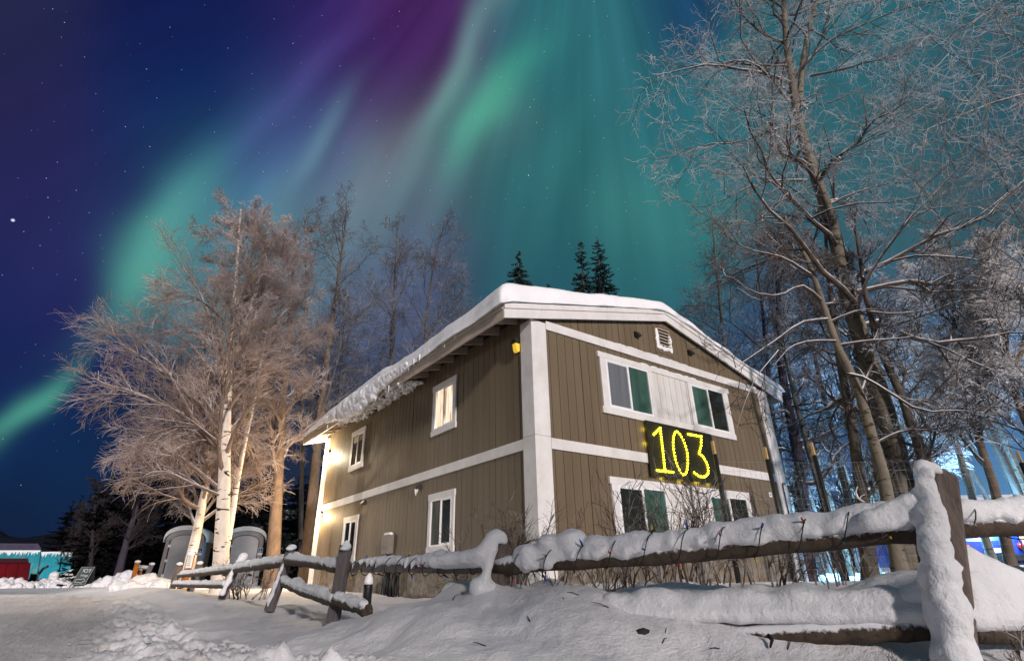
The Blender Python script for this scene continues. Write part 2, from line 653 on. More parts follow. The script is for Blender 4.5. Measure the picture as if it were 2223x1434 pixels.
def make_snow(name, col, bscale=1.0, dirt=0.0):
    m, b, g = newmat(name, col, 0.62, 0.35)
    p, geo = coords(g)
    a = g.noise(p, 7.0, 6.0, 0.66)
    c = g.noise(p, 46.0, 3.0, 0.65)
    e = g.noise(p, 170.0, 2.0, 0.5)
    h = g.m('ADD', g.m('MULTIPLY', a, 0.55), g.m('ADD', g.m('MULTIPLY', c, 0.30), g.m('MULTIPLY', e, 0.10)))
    bump(g, b, h, 0.7 * bscale, 0.04)
    tone = g.mr(g.noise(p, 2.3, 3.0, 0.6), 0.3, 0.7)
    cc = g.mix(tone, tuple(x * 0.93 for x in col), col)
    if dirt:
        dn = g.mr(g.noise(p, 3.0, 6.0, 0.7, 0.6), 0.44, 0.66, 0.0, dirt)
        cc = g.mix(dn, cc, (0.46, 0.42, 0.39))
    g.link(cc, b.inputs['Base Color'])
    return m


M['snow'] = make_snow('snow', (0.86, 0.86, 0.88))
M['snow_ground'] = make_snow('snow_ground', (0.80, 0.785, 0.80), 1.1)
M['roof_snow'] = make_snow('roof_snow', (0.88, 0.88, 0.91), 0.8)


def make_road():
    m, b, g = newmat('packed_snow_road', (0.7, 0.7, 0.7), 0.55, 0.35)
    p, geo = coords(g)
    # tyre lanes run along the fence, in the direction of travel
    q = g.v('MULTIPLY', p, (1, 1, 1))
    along = g.v('DOT_PRODUCT', q, tuple(ROAD_DIR))
    across = g.v('DOT_PRODUCT', q, tuple(ROAD_NRM))
    lane = g.noise(g.xyz(g.m('MULTIPLY', across, 3.6), g.m('MULTIPLY', along, 0.10), 0.0), 1.0, 4.0, 0.65)
    tread = g.noise(g.xyz(g.m('MULTIPLY', across, 16.0), g.m('MULTIPLY', along, 1.2), 3.0), 1.0, 3.0, 0.6)
    fine = g.noise(p, 42.0, 4.0, 0.7)
    big = g.noise(p, 0.55, 4.0, 0.6)
    c = g.mix(g.mr(lane, 0.34, 0.66), (0.68, 0.65, 0.645), (0.86, 0.83, 0.83))
    c = g.mix(g.mr(big, 0.42, 0.68, 0.0, 0.6), c, (0.55, 0.515, 0.495))
    c = g.mix(g.mr(fine, 0.5, 0.75, 0.0, 0.5), c, (0.42, 0.385, 0.365))
    g.link(c, b.inputs['Base Color'])
    h = g.m('ADD', g.m('MULTIPLY', lane, 0.6), g.m('ADD', g.m('MULTIPLY', tread, 0.5), g.m('MULTIPLY', fine, 0.35)))
    bump(g, b, h, 0.9, 0.05)
    return m


_rd = np.array(FENCE[7]) - np.array(FENCE[4])
_rd = _rd / np.linalg.norm(_rd)
ROAD_DIR = _rd[0] * RH + _rd[1] * FH
ROAD_NRM = np.array([-ROAD_DIR[1], ROAD_DIR[0], 0.0])
M['road'] = make_road()


def make_siding(name, col, col2):
    m, b, g = newmat(name, col, 0.62, 0.3)
    p, geo = coords(g)
    st = g.noise(g.v('MULTIPLY', p, (2.4, 2.4, 0.22)), 1.0, 4.0, 0.6)
    fine = g.noise(g.v('MULTIPLY', p, (60, 60, 2.2)), 1.0, 3.0, 0.6)
    spot = g.noise(p, 2.6, 5.0, 0.65)
    c = g.mix(g.mr(st, 0.32, 0.68), col, col2)
    c = g.mix(g.mr(fine, 0.45, 0.8, 0.0, 0.35), c, tuple(x * 0.72 for x in col))
    c = g.mix(g.mr(spot, 0.55, 0.8, 0.0, 0.4), c, tuple(x * 1.15 for x in col2))
    # blown snow and frost clinging to the foot of the wall
    zz = g.n('ShaderNodeSeparateXYZ')
    g.link(p, zz.inputs[0])
    fr = g.m('MULTIPLY', g.mr(zz.outputs[2], 1.1, 0.15), g.mr(g.noise(p, 5.0, 5.0, 0.7), 0.42, 0.66))
    c = g.mix(g.m('MULTIPLY', fr, 0.5), c, (0.50, 0.48, 0.47))
    g.link(c, b.inputs['Base Color'])
    bump(g, b, fine, 0.25, 0.004)
    return m


M['siding'] = make_siding('brown_siding', (0.160, 0.121, 0.078), (0.122, 0.089, 0.053))
M['siding_white'] = make_siding('white_siding', (0.66, 0.64, 0.62), (0.58, 0.55, 0.52))


def make_trim():
    m, b, g = newmat('white_trim_paint', (0.7, 0.7, 0.7), 0.55, 0.3)
    p, geo = coords(g)
    a = g.noise(p, 2.2, 5.0, 0.65)
    s = g.noise(g.v('MULTIPLY', p, (14, 14, 3.0)), 1.0, 4.0, 0.7)
    k = g.noise(p, 7.0, 3.0, 0.7)
    c = g.mix(g.mr(a, 0.35, 0.7), (0.72, 0.70, 0.69), (0.60, 0.57, 0.55))
    c = g.mix(g.mr(s, 0.58, 0.78, 0.0, 0.45), c, (0.44, 0.39, 0.36))
    c = g.mix(g.mr(k, 0.68, 0.75, 0.0, 0.5), c, (0.34, 0.27, 0.22))
    g.link(c, b.inputs['Base Color'])
    bump(g, b, s, 0.25, 0.004)
    return m


M['trim'] = make_trim()
M['trim_beige'] = noisy('beige_fascia_paint', (0.50, 0.42, 0.35), (0.42, 0.34, 0.28), (2, 2, 2), 2.0, 0.6)
M['soffit'] = noisy('soffit_wood', (0.16, 0.12, 0.09), (0.10, 0.08, 0.06), (3, 3, 3), 2.0)
M['vinyl'] = newmat('white_vinyl', (0.78, 0.78, 0.79), 0.4, 0.4)[0]
M['black'] = newmat('black_plastic', (0.012, 0.012, 0.013), 0.5, 0.35)[0]
M['black_board'] = noisy('black_painted_board', (0.011, 0.011, 0.006), (0.017, 0.017, 0.009), (1, 1, 1), 5.0, 0.7)
M['metal_dark'] = newmat('dark_metal', (0.03, 0.028, 0.026), 0.5, 0.4, 0.3)[0]
M['asphalt_felt'] = newmat('roof_felt', (0.03, 0.028, 0.026), 0.9, 0.1)[0]
M['grey_metal'] = noisy('grey_painted_metal', (0.20, 0.17, 0.14), (0.16, 0.13, 0.11), (1, 1, 1), 3.0, 0.55)


def make_pane(name, c0, c1, rough=0.07, vert=True, emit=0.0):
    m, b, g = newmat(name, c0, rough, 0.6)
    p, geo = coords(g)
    f = g.noise(g.v('MULTIPLY', p, (5.0, 5.0, 0.6) if vert else (1.2, 1.2, 2.2)), 1.0, 4.0, 0.65, 0.8)
    c = g.mix(g.mr(f, 0.36, 0.66), c0, c1)
    g.link(c, b.inputs['Base Color'])
    if emit:
        g.link(c, b.inputs['Emission Color'])
        b.inputs['Emission Strength'].default_value = emit
    return m


M['pane_green'] = make_pane('green_streaked_glass', (0.060, 0.125, 0.100), (0.026, 0.062, 0.050))  # greenish base colour in upright streaks
M['pane_dark'] = make_pane('dark_glass', (0.012, 0.015, 0.014), (0.022, 0.026, 0.022))
M['pane_grey'] = make_pane('grey_blind_glass', (0.16, 0.165, 0.175), (0.11, 0.125, 0.145))
M['pane_grey2'] = make_pane('lamp_reflection_glass', (0.17, 0.15, 0.12), (0.055, 0.06, 0.05))  # reflected lamplight is put into this pane's colour


def make_lit():
    m, b, g = newmat('lit_curtain', (0.5, 0.4, 0.3), 0.2, 0.5)
    p, geo = coords(g)
    f = g.noise(g.v('MULTIPLY', p, (1, 15.0, 1.1)), 1.0, 4.0, 0.65, 0.6)
    c = g.ramp(f, [(0.36, (0.22, 0.08, 0.02)), (0.45, (0.80, 0.50, 0.26)), (0.52, (1.0, 0.84, 0.62)), (0.64, (1.0, 0.95, 0.86))])
    g.link(c, b.inputs['Emission Color'])
    b.inputs['Emission Strength'].default_value = 1.0
    return m


M['pane_lit'] = make_lit()
M['bulb_yellow'] = newmat('yellow_bulb', (0.9, 0.8, 0.1), 0.4, 0.3, 0, (1.0, 0.84, 0.009), 32.0)[0]
M['bulb_halo'] = newmat('yellow_bulb_halo', (0.5, 0.42, 0.02), 0.5, 0.3, 0, (0.80, 0.66, 0.004), 0.75)[0]  # halo of the bulbs given a glow of its own
M['lamp_white'] = newmat('lit_lamp_glass', (1, 0.9, 0.7), 0.4, 0.3, 0, (1.0, 0.80, 0.50), 26.0)[0]
M['lamp_amber'] = newmat('amber_lamp_glass', (0.6, 0.4, 0.05), 0.3, 0.4, 0, (0.85, 0.50, 0.03), 0.7)[0]


def make_wood(name, c0, c1, snowy=0.0, axis_scale=(2, 2, 2), lich=None):
    m, b, g = newmat(name, c0, 0.85, 0.15)
    p, geo = coords(g, axis_scale)
    p1, _ = coords(g)
    f = g.noise(p, 6.0, 5.0, 0.7, 0.4)
    c = g.mix(g.mr(f, 0.3, 0.7), c0, c1)
    fr = g.noise(p, 14.0, 3.0, 0.6)
    c = g.mix(g.mr(fr, 0.55, 0.72, 0, 0.8), c, tuple(x * 0.35 for x in c0))
    if snowy:
        nz = g.n('ShaderNodeSeparateXYZ')
        g.link(geo.outputs['Normal'], nz.inputs[0])
        pn = g.noise(p1, 24.0, 4.0, 0.7)
        k = g.mr(g.m('ADD', g.m('MULTIPLY', nz.outputs[2], 0.75), pn), 0.95 - snowy, 1.15 - snowy)
        c = g.mix(k, c, (0.80, 0.80, 0.83))
    g.link(c, b.inputs['Base Color'])
    bump(g, b, f, 0.8, 0.012)
    return m


M['rail'] = make_wood('weathered_rail_wood', (0.105, 0.080, 0.062), (0.055, 0.040, 0.030), 0.36)
M['rail_grey'] = make_wood('grey_rail_wood', (0.20, 0.17, 0.16), (0.13, 0.11, 0.105), 0.10)
M['post'] = make_wood('weathered_post_wood', (0.22, 0.175, 0.15), (0.085, 0.066, 0.056), 0.0, (5, 5, 0.7))
M['post_grey'] = make_wood('grey_post_wood', (0.17, 0.15, 0.155), (0.11, 0.095, 0.095), 0.0, (3, 3, 0.8))
M['orange_wood'] = make_wood('orange_stained_wood', (0.42, 0.16, 0.03), (0.22, 0.07, 0.015), 0.0)
M['pale_wood'] = make_wood('pale_stake_wood', (0.52, 0.36, 0.18), (0.40, 0.27, 0.13), 0.0)
M['wire'] = newmat('galvanised_wire', (0.26, 0.27, 0.28), 0.5, 0.4, 0.3)[0]
M['cord'] = newmat('green_cord', (0.010, 0.022, 0.015), 0.5, 0.3)[0]
M['bulb_blue'] = newmat('blue_mini_bulb', (0.02, 0.08, 0.62), 0.25, 0.5)[0]
M['bulb_red'] = newmat('red_mini_bulb', (0.55, 0.02, 0.02), 0.25, 0.5)[0]
M['bulb_gold'] = newmat('gold_mini_bulb', (0.62, 0.40, 0.02), 0.25, 0.5)[0]
M['bulb_green'] = newmat('green_mini_bulb', (0.01, 0.16, 0.11), 0.25, 0.5)[0]


def bark(name, c0, c1, marks=None, top=0.0, scale=(6, 6, 2.0)):
    """bark; marks = dark birch scars; top = how much snow or frost lies on upward sides"""
    m, b, g = newmat(name, c0, 0.85, 0.15)
    p, geo = coords(g, scale)
    p1, _ = coords(g)
    f = g.noise(p, 1.0, 5.0, 0.7)
    c = g.mix(g.mr(f, 0.35, 0.65), c0, c1)
    if marks:
        mk = g.noise(g.v('MULTIPLY', p1, (2.8, 2.8, 10.0)), 1.0, 3.0, 0.55, 0.6)
        c = g.mix(g.mr(mk, 0.60, 0.635), c, marks)
        mk2 = g.noise(g.v('MULTIPLY', p1, (9, 9, 46.0)), 1.0, 2.0, 0.5)
        c = g.mix(g.mr(mk2, 0.66, 0.74, 0, .55), c, tuple(x * 0.4 for x in c0))
    if top:
        nz = g.n('ShaderNodeSeparateXYZ')
        g.link(geo.outputs['Normal'], nz.inputs[0])
        pn = g.noise(p1, 3.0, 3.0, 0.6)
        k = g.mr(g.m('ADD', nz.outputs[2], g.m('MULTIPLY', pn, 0.8)), 1.3 - top, 1.55 - top)
        c = g.mix(k, c, (0.78, 0.77, 0.80))
    g.link(c, b.inputs['Base Color'])
    bump(g, b, f, 0.6, 0.01)
    return m


M['bark_birch'] = bark('white_birch_bark', (0.74, 0.66, 0.58), (0.62, 0.52, 0.44), (0.035, 0.028, 0.024))
M['bark_aspen'] = bark('grey_aspen_bark', (0.21, 0.185, 0.14), (0.12, 0.10, 0.078), (0.05, 0.04, 0.03), 0.0)
M['bark_dark'] = bark('dark_poplar_bark', (0.115, 0.10, 0.085), (0.055, 0.045, 0.040), None, 0.0)
M['bark_brown'] = bark('brown_trunk_bark', (0.18, 0.125, 0.09), (0.10, 0.07, 0.05), None)
M['bark_purple'] = bark('dim_trunk_bark', (0.060, 0.050, 0.066), (0.035, 0.028, 0.040), None, 0.1)
M['limb_birch'] = bark('birch_limbs', (0.26, 0.19, 0.155), (0.15, 0.11, 0.09), None, 0.55)
M['limb_dark'] = bark('poplar_limbs', (0.11, 0.082, 0.066), (0.055, 0.042, 0.036), None, 0.72)
M['limb_dim'] = bark('far_limbs', (0.12, 0.10, 0.09), (0.07, 0.06, 0.06), None, 0.2)
M['limb_black'] = bark('shaded_limbs', (0.035, 0.026, 0.026), (0.020, 0.016, 0.018), None, 0.0)  # shade of the far trees is in this colour; fallen twigs share it


def twig(name, c0, frost, amount, zlo=None, zhi=None, nsc=0.9):
    m, b, g = newmat(name, c0, 0.8, 0.2)
    p, geo = coords(g)
    f = g.noise(p, nsc, 3.0, 0.6)
    k = g.mr(f, 0.62 - 0.4 * amount, 0.80 - 0.4 * amount)
    if zlo is not None:
        sp = g.n('ShaderNodeSeparateXYZ')
        g.link(p, sp.inputs[0])
        k = g.m('MULTIPLY', g.m('ADD', k, 0.45, clamp=True), g.mr(sp.outputs[2], zlo, zhi))
    g.link(g.mix(k, c0, frost), b.inputs['Base Color'])
    return m


M['twig_birch'] = twig('frosted_birch_twigs', (0.25, 0.185, 0.16), (0.53, 0.44, 0.415), 0.46)
M['twig_poplar'] = twig('poplar_twigs', (0.062, 0.048, 0.040), (0.56, 0.54, 0.54), 0.5, 6.2, 10.5)
M['twig_over'] = twig('overhanging_twigs', (0.26, 0.22, 0.19), (0.60, 0.57, 0.57), 0.5)
M['twig_dim'] = twig('dim_twigs', (0.10, 0.088, 0.09), (0.26, 0.24, 0.25), 0.45)
M['twig_frost'] = twig('white_frost_twigs', (0.50, 0.46, 0.44), (0.78, 0.76, 0.76), 0.6)
M['twig_blue'] = twig('rime_twigs', (0.16, 0.16, 0.18), (0.56, 0.58, 0.62), 0.55)
M['twig_black'] = twig('shaded_twigs', (0.035, 0.026, 0.027), (0.06, 0.05, 0.05), 0.3)  # far trees' shade put into a near-black twig colour
M['twig_shrub'] = twig('shrub_stems', (0.085, 0.058, 0.045), (0.40, 0.36, 0.34), 0.35, None, None, 6.0)


def make_needles():
    m, b, g = newmat('spruce_needles', (0.02, 0.03, 0.02), 0.8, 0.2)
    p, geo = coords(g)
    f = g.noise(p, 5.0, 3.0, 0.6)
    g.link(g.mix(g.mr(f, 0.3, 0.7), (0.012, 0.020, 0.015), (0.034, 0.040, 0.030)), b.inputs['Base Color'])
    return m


M['needles'] = make_needles()
M['needles_snow'] = twig('snowy_needles', (0.014, 0.017, 0.013), (0.62, 0.62, 0.66), 0.08, None, None, 1.6)
M['needles_black'] = newmat('shaded_needles', (0.006, 0.006, 0.007), 0.9, 0.05)[0]  # base colour darkened to hold the shade of the forest edge
M['hill'] = noisy('dark_forested_hill', (0.006, 0.008, 0.014), (0.012, 0.014, 0.022), (0.02, 0.02, 0.02), 2.0, 0.95, 0.05, 0)

# ------------------------------------------------------------------ setting: snow ground, road, hills
def build_ground():
    az = np.concatenate([np.linspace(-180, -58, 40)[:-1], np.linspace(-58, 58, 760), np.linspace(58, 180, 40)[1:]])
    az = np.radians(az) + YAW
    r = np.concatenate([[0.25, 0.6, 1.0], np.geomspace(1.3, 9, 300), np.geomspace(9, 60, 170)[1:], np.geomspace(60, 2500, 60)[1:]])
    A, Rr = np.meshgrid(az, r)
    X = CAM[0] + Rr * np.sin(A)
    Y = CAM[1] + Rr * np.cos(A)
    Z = ground(X, Y)
    V = np.stack([X, Y, Z], -1).reshape(-1, 3)
    nr, na = A.shape
    i = np.arange(nr - 1)[:, None] * na
    j = np.arange(na - 1)[None, :]
    F = np.stack([i + j, i + na + j, i + na + j + 1, i + j + 1], -1)
    F = F.reshape(-1, 4)[:, ::-1]
    link('snow_ground', np_mesh('snow_ground', V, F, M['snow_ground']), kind='structure')
    # the packed road: the cells of the same sheet beyond the trampled verge, 4 mm higher
    s, d = sd_of(X, Y)
    t, _, _ = fence_coords(s, d)
    e = t + 0.5 * fbm(X * 1.3, Y * 1.3, 77, 3) + 0.55 * fbm(X * 7, Y * 7, 79, 3)
    inside = (e > 1.6) & (e < 15) & (np.hypot(s, d) < 70) & (s < 9)
    cell = inside[:-1, :-1] & inside[1:, :-1] & inside[1:, 1:] & inside[:-1, 1:]
    Fr = F[cell.reshape(-1)]
    used, inv = np.unique(Fr, return_inverse=True)
    Vr = V[used] + np.array([0, 0, 0.004])
    link('road', np_mesh('road', Vr, inv.reshape(-1, 4), M['road']), kind='structure')


build_ground()


def build_hills():
    # a long dark ridge beyond the lot
    n = 120
    P = []
    sx = np.linspace(-1500, 700, n)
    for k, (dd, f) in enumerate(((560, 0.0), (640, 0.75), (760, 1.0), (1000, 0.1))):
        s = sx * dd / 760
        h = (84 + 40 * fbm(sx * 0.004 + 3, np.full(n, 2.0), 3, 4) + np.where(sx < -640, 26 * sstep(-640, -900, sx), 0)) * f
        h = h + f * 7 * fbm(sx * 0.03, np.full(n, k * 1.0), 9, 3)
        w = CAM[None, :] + s[:, None] * RH + dd * FH
        w[:, 2] = h - (0.5 if f == 0 else 0)
        P.append(w)
    V = np.concatenate(P)
    F = []
    for k in range(len(P) - 1):
        for i in range(n - 1):
            F.append((k * n + i, k * n + i + 1, (k + 1) * n + i + 1, (k + 1) * n + i))
    link('hills', np_mesh('hills', V, np.array(F), M['hill']), kind='structure')


build_hills()

# ------------------------------------------------------------------ the house
W, LEN = 8.0, 11.47
EAVE_X, EAVE_Z, RIDGE_Z = 0.701, 4.955, 6.152      # top edge of the fascia
FAS = 0.287
Y0, Y1 = -0.075, 11.756
SLOPE = (RIDGE_Z - EAVE_Z) / (W / 2 + EAVE_X)


def roofz(x):
    return RIDGE_Z - SLOPE * abs(x - W / 2)


house = thing('house', 'two storey brown house with white trim and deep snow on its roof', 'house', (0, 0, 0.1))


def siding(mb, p0, du, nrm, u0, u1, zb, ztop, pitch=0.2, gr=0.011, dep=0.013, mi=0):
    """sheet of vertical boards with real grooves"""
    prof = []
    u = u0
    cnt = 0
    gr0, dep0 = gr, dep
    while u < u1 - 1e-6:
        e = min(u + pitch, u1)
        cnt += 1
        gr, dep = (gr0 * 1.9, dep0 * 1.5) if cnt % 6 == 0 else (gr0, dep0)
        prof += [(u, 0), (max(u, e - gr), 0), (max(u, e - gr), -dep), (e, -dep)] if e - u > gr * 1.5 else [(u, 0), (e, 0)]
        u = e
    prof.append((u1, 0))
    p0, du, nrm = Vector(p0), Vector(du), Vector(nrm)
    for (a, oa), (b, ob) in zip(prof[:-1], prof[1:]):
        if abs(a - b) < 1e-9 and abs(oa - ob) < 1e-9:
            continue
        A = p0 + du * a + nrm * oa
        B = p0 + du * b + nrm * ob
        za, zb_ = ztop(a), ztop(b)
        mb.face([(A.x, A.y, zb), (B.x, B.y, zb), (B.x, B.y, zb_), (A.x, A.y, za)], mi)


def build_house():
    soff = lambda x: roofz(x) - 0.10
    # walls; the front one runs up into the gable
    mb = MB()
    siding(mb, (0, 0, 0), (1, 0, 0), (0, -1, 0), 0.02, W - 0.02, -0.1, lambda u: soff(u))
    mb.build('wall', M['siding'], house)
    mb = MB()
    siding(mb, (0, 0, 0), (0, 1, 0), (-1, 0, 0), 0.02, LEN - 0.02, -0.1, lambda u: soff(0))
    mb.build('wall', M['siding'], house)
    mb = MB()
    siding(mb, (0, LEN, 0), (1, 0, 0), (0, 1, 0), 0.02, W - 0.02, -0.1, lambda u: soff(u), 0.4)
    mb.build('wall', M['siding'], house)
    mb = MB()
    siding(mb, (W, 0, 0), (0, 1, 0), (1, 0, 0), 0.02, LEN - 0.02, -0.1, lambda u: soff(W), 0.4)
    mb.build('wall', M['siding'], house)
    t = 0.03
    # corner boards
    for x, y, dx, dy in ((0, 0, 1, 1), (W, 0, -1, 1), (0, LEN, 1, -1), (W, LEN, -1, -1)):
        wf = 0.33 if x == 0 else 0.40
        ws = 0.31 if y == 0 else 0.36
        mb = MB()
        yy = y - dy * t
        xx = x - dx * t
        # board on the gable side, then the one on the long side, butted behind it; the near one is jointed above the band
        zj = 2.672
        for za, zb_ in ((-0.1, zj - 0.003), (zj + 0.003, 4.86)):
            mb.box((min(xx, x + dx * wf * .62), min(yy, y), za), (max(xx, x + dx * wf * .62), max(yy, y), zb_))
            mb.box((min(x + dx * (wf * .62 + .004), x + dx * wf), min(yy + dy * .006, y), za), (max(x + dx * (wf * .62 + .004), x + dx * wf), max(yy + dy * .006, y), zb_))
            mb.box((min(xx, x), min(y + dy * .002, y + dy * ws), za), (max(xx, x), max(y + dy * .002, y + dy * ws), zb_))
        mb.build('corner_trim', M['trim'], house)
    # horizontal bands
    mb = MB()
    mb.box((0.335, -0.028, 2.466), (2.80, 0, 2.655)).box((2.803, -0.028, 2.466), (W - 0.405, 0, 2.655))
    mb.build('band_trim', M['trim'], house)
    mb = MB()
    mb.box((-0.028, 0.315, 2.466), (0, 7.83, 2.655)).box((-0.031, 7.833, 2.463), (0, LEN - 0.365, 2.657))
    mb.build('band_trim', M['trim'], house)
    # board at the foot of the gable
    mb = MB()
    mb.box((0.335, -0.032, 4.735), (2.62, 0, 4.912)).box((2.623, -0.028, 4.735), (W - 0.405, 0, 4.912))
    mb.build('gable_band', M['trim'], house)
    # old snow clinging to the tops of the boards
    rng = random.Random(4)
    for (xa, xb, z, y) in ((2.3, 4.7, 4.912, -0.033), (3.0, 5.0, 4.607, -0.04)):
        mb = MB()
        x = xa
        while x < xb:
            w = rng.uniform(0.05, 0.16)
            mb.ball((x, y + .012, z + rng.uniform(-.004, .008)), (w, .022, rng.uniform(.008, .024)), seg=8, rings=5)
            x += w * rng.uniform(.9, 1.8)
        mb.build('snow_ledge', M['snow'], house)


build_house()


def build_roof():
    deck = MB()
    n = 40
    xs = [-EAVE_X, W / 2, W + EAVE_X]
    th = 0.03
    for a, b in ((0, 1), (1, 2)):
        xa, xb = xs[a], xs[b]
        za, zb = roofz(xa), roofz(xb)
        deck.hexa([(xa, Y0, za - th), (xb, Y0, zb - th), (xb, Y1, zb - th), (xa, Y1, za - th), (xa, Y0, za), (xb, Y0, zb), (xb, Y1, zb), (xa, Y1, za)])
    roof = deck.build('roof', M['soffit'], house)
    # black felt edge showing under the snow
    mb = MB()
    for a, b in ((0, 1), (1, 2)):
        xa, xb = xs[a] + (-.02 if a == 0 else 0), xs[b] + (.02 if b == 2 else 0)
        for y in (Y0 - 0.062, Y1 + .03):
            mb.hexa([(xa, y, roofz(xa) + .004), (xb, y, roofz(xb) + .004), (xb, y + .055, roofz(xb) + .004), (xa, y + .055, roofz(xa) + .004),
                     (xa, y, roofz(xa) + .022), (xb, y, roofz(xb) + .022), (xb, y + .055, roofz(xb) + .022), (xa, y + .055, roofz(xa) + .022)])
    for x in (-EAVE_X - .055, W + EAVE_X):
        mb.box((x, Y0 - .005, EAVE_Z + .002), (x + .055, Y1, EAVE_Z + .020))
    mb.build('drip_edge', M['asphalt_felt'], roof)
    # rake boards front and back: a deep board with a shallower one lapped over its top
    for (yo, yi) in ((Y0 - 0.04, Y0), (Y1 + 0.04, Y1)):
        for a, b in ((0, 1), (1, 2)):
            mb = MB()
            xa, xb = xs[a], xs[b]
            s = 1 if yo < yi else -1
            for (top, bot, prou) in ((0.0, 0.105, 0.022), (0.108, FAS, 0.0)):
                ya, yb = min(yo - s * prou, yi), max(yo - s * prou, yi)
                mb.hexa([(xa, ya, roofz(xa) - bot), (xb, ya, roofz(xb) - bot), (xb, yb, roofz(xb) - bot), (xa, yb, roofz(xa) - bot),
                         (xa, ya, roofz(xa) - top), (xb, ya, roofz(xb) - top), (xb, yb, roofz(xb) - top), (xa, yb, roofz(xa) - top)])
            mb.build('rake_board', M['trim'], roof)
    for x, s in ((-EAVE_X, -1), (W + EAVE_X, 1)):
        mb = MB()
        x0, x1 = sorted((x, x - s * 0.035))
        mb.box((x0, Y0 + .003, EAVE_Z - FAS), (x1, Y1 - .003, EAVE_Z - .108))
        x0, x1 = sorted((x + s * .018, x - s * .035))
        mb.box((x0, Y0 + .003, EAVE_Z - .105), (x1, Y1 - .003, EAVE_Z - .001))
        mb.build('fascia', M['trim_beige'], roof)
    # rafter tails under both eaves
    k = 0
    y = 0.42
    while y < Y1 - 0.2:
        for side in (-1, 1):
            if side == 1 and y > 1.2:
                continue
            xa, xb = (-EAVE_X + .035, 0.0) if side < 0 else (W, W + EAVE_X - .035)
            mb = MB()
            mb.hexa([(xa, y, roofz(xa) - .19), (xb, y, roofz(xb) - .19), (xb, y + .04, roofz(xb) - .19), (xa, y + .04, roofz(xa) - .19),
                     (xa, y, roofz(xa) - .031), (xb, y, roofz(xb) - .031), (xb, y + .04, roofz(xb) - .031), (xa, y + .04, roofz(xa) - .031)])
            mb.build('rafter', M['trim_beige'], roof)
        y += 0.61
    # snow lying on the roof
    nx, ny = 150, 190
    X = np.linspace(-EAVE_X - 0.10, W + EAVE_X + 0.08, nx)
    X[:10] = X[0] + (X[10] - X[0]) * (np.arange(10) / 10) ** 1.8
    Yv = np.linspace(Y0 - 0.11, Y1 + 0.06, ny)
    Yv[:8] = Yv[0] + (Yv[8] - Yv[0]) * (np.arange(8) / 8) ** 1.8
    gx, gy = np.meshgrid(X, Yv)
    rz = RIDGE_Z - SLOPE * np.sqrt((gx - W / 2) ** 2 + 0.10)
    th = 0.31 - 0.16 * sstep(2.0, 7.0, gx) + 0.08 * sstep(1.2, -0.7, gx) + 0.13 * fbm(gx * 0.7, gy * 0.5, 51, 3) + 0.05 * sstep(5.5, 9, gx) * fbm(gx * 4, gy * 4, 52, 3) + 0.03 * fbm(gx * 3, gy * 2, 53, 3)
    th = np.maximum(th, 0.07)
    th = th * (1 - 0.55 * sstep(8.8, 11.3, gy) * sstep(1.5, -0.5, gx))
    ew = 0.22

    def edge(e, w):
        q = np.clip(e / w, 0, 1)
        return np.sqrt(np.clip(1 - (1 - q) ** 2.4, 0, 1))
    f = edge(gx - X[0], ew) * edge(X[-1] - gx, ew) * edge(gy - Yv[0], 0.14) * edge(Yv[-1] - gy, 0.2)
    gz_ = rz + 0.024 + th * f
    # the eave edge hangs and waves a little
    hang = sstep(0.30, 0.0, gx - X[0]) * (0.05 + 0.10 * np.exp(-((gy - 6.0) / 2.6) ** 2))
    gz_ = gz_ - hang * (1 - f * 0.6)
    gx2 = gx + sstep(0.3, 0.0, gx - X[0]) * (0.05 * fbm(gy * 1.1, gy * 0.0, 61, 4) - 0.16 * np.exp(-((gy - 6.2) / 2.4) ** 2) * f)
    gy2 = gy + sstep(0.16, 0.0, gy - Yv[0]) * 0.05 * fbm(gx * 1.6, gx * 0, 62, 4)
    V = np.stack([gx2, gy2, gz_], -1).reshape(-1, 3)
    i = np.arange(ny - 1)[:, None] * nx
    j = np.arange(nx - 1)[None, :]
    F = np.stack([i + j, i + j + 1, i + nx + j + 1, i + nx + j], -1).reshape(-1, 4)
    # underside, so that the overhang has a body
    V2 = V.copy()
    V2[:, 2] = np.minimum((rz + 0.022 - hang * 0.7).reshape(-1), V[:, 2])
    nV = len(V)
    F2 = F[:, ::-1] + nV
    rim = []
    for a in range(nx - 1):
        rim.append((a, a + nV, a + 1 + nV, a + 1))
        q = (ny - 1) * nx
        rim.append((q + a + 1, q + a + 1 + nV, q + a + nV, q + a))
    for a in range(ny - 1):
        rim.append(((a + 1) * nx, (a + 1) * nx + nV, a * nx + nV, a * nx))
        rim.append((a * nx + nx - 1, a * nx + nx - 1 + nV, (a + 1) * nx + nx - 1 + nV, (a + 1) * nx + nx - 1))
    me = np_mesh('roof_snow', np.concatenate([V, V2]), np.concatenate([F, F2, np.array(rim)]), M['roof_snow'])
    link('roof_snow', me, roof)
    return roof


roof = build_roof()


# ------------------------------------------------------------------ lumpy snow as a remeshed union of balls
_ico = bmesh.new()
bmesh.ops.create_icosphere(_ico, subdivisions=2, radius=1.0)
ICO_V = np.array([v.co[:] for v in _ico.verts])
ICO_F = np.array([[v.index for v in f.verts] for f in _ico.faces])
_ico.free()
TEX = bpy.data.textures.new('snow_lumps', 'CLOUDS')
TEX.noise_scale = 0.09
TEX.noise_depth = 3
TEXB = bpy.data.textures.new('snow_swells', 'CLOUDS')
TEXB.noise_scale = 0.30
TEXB.noise_depth = 2


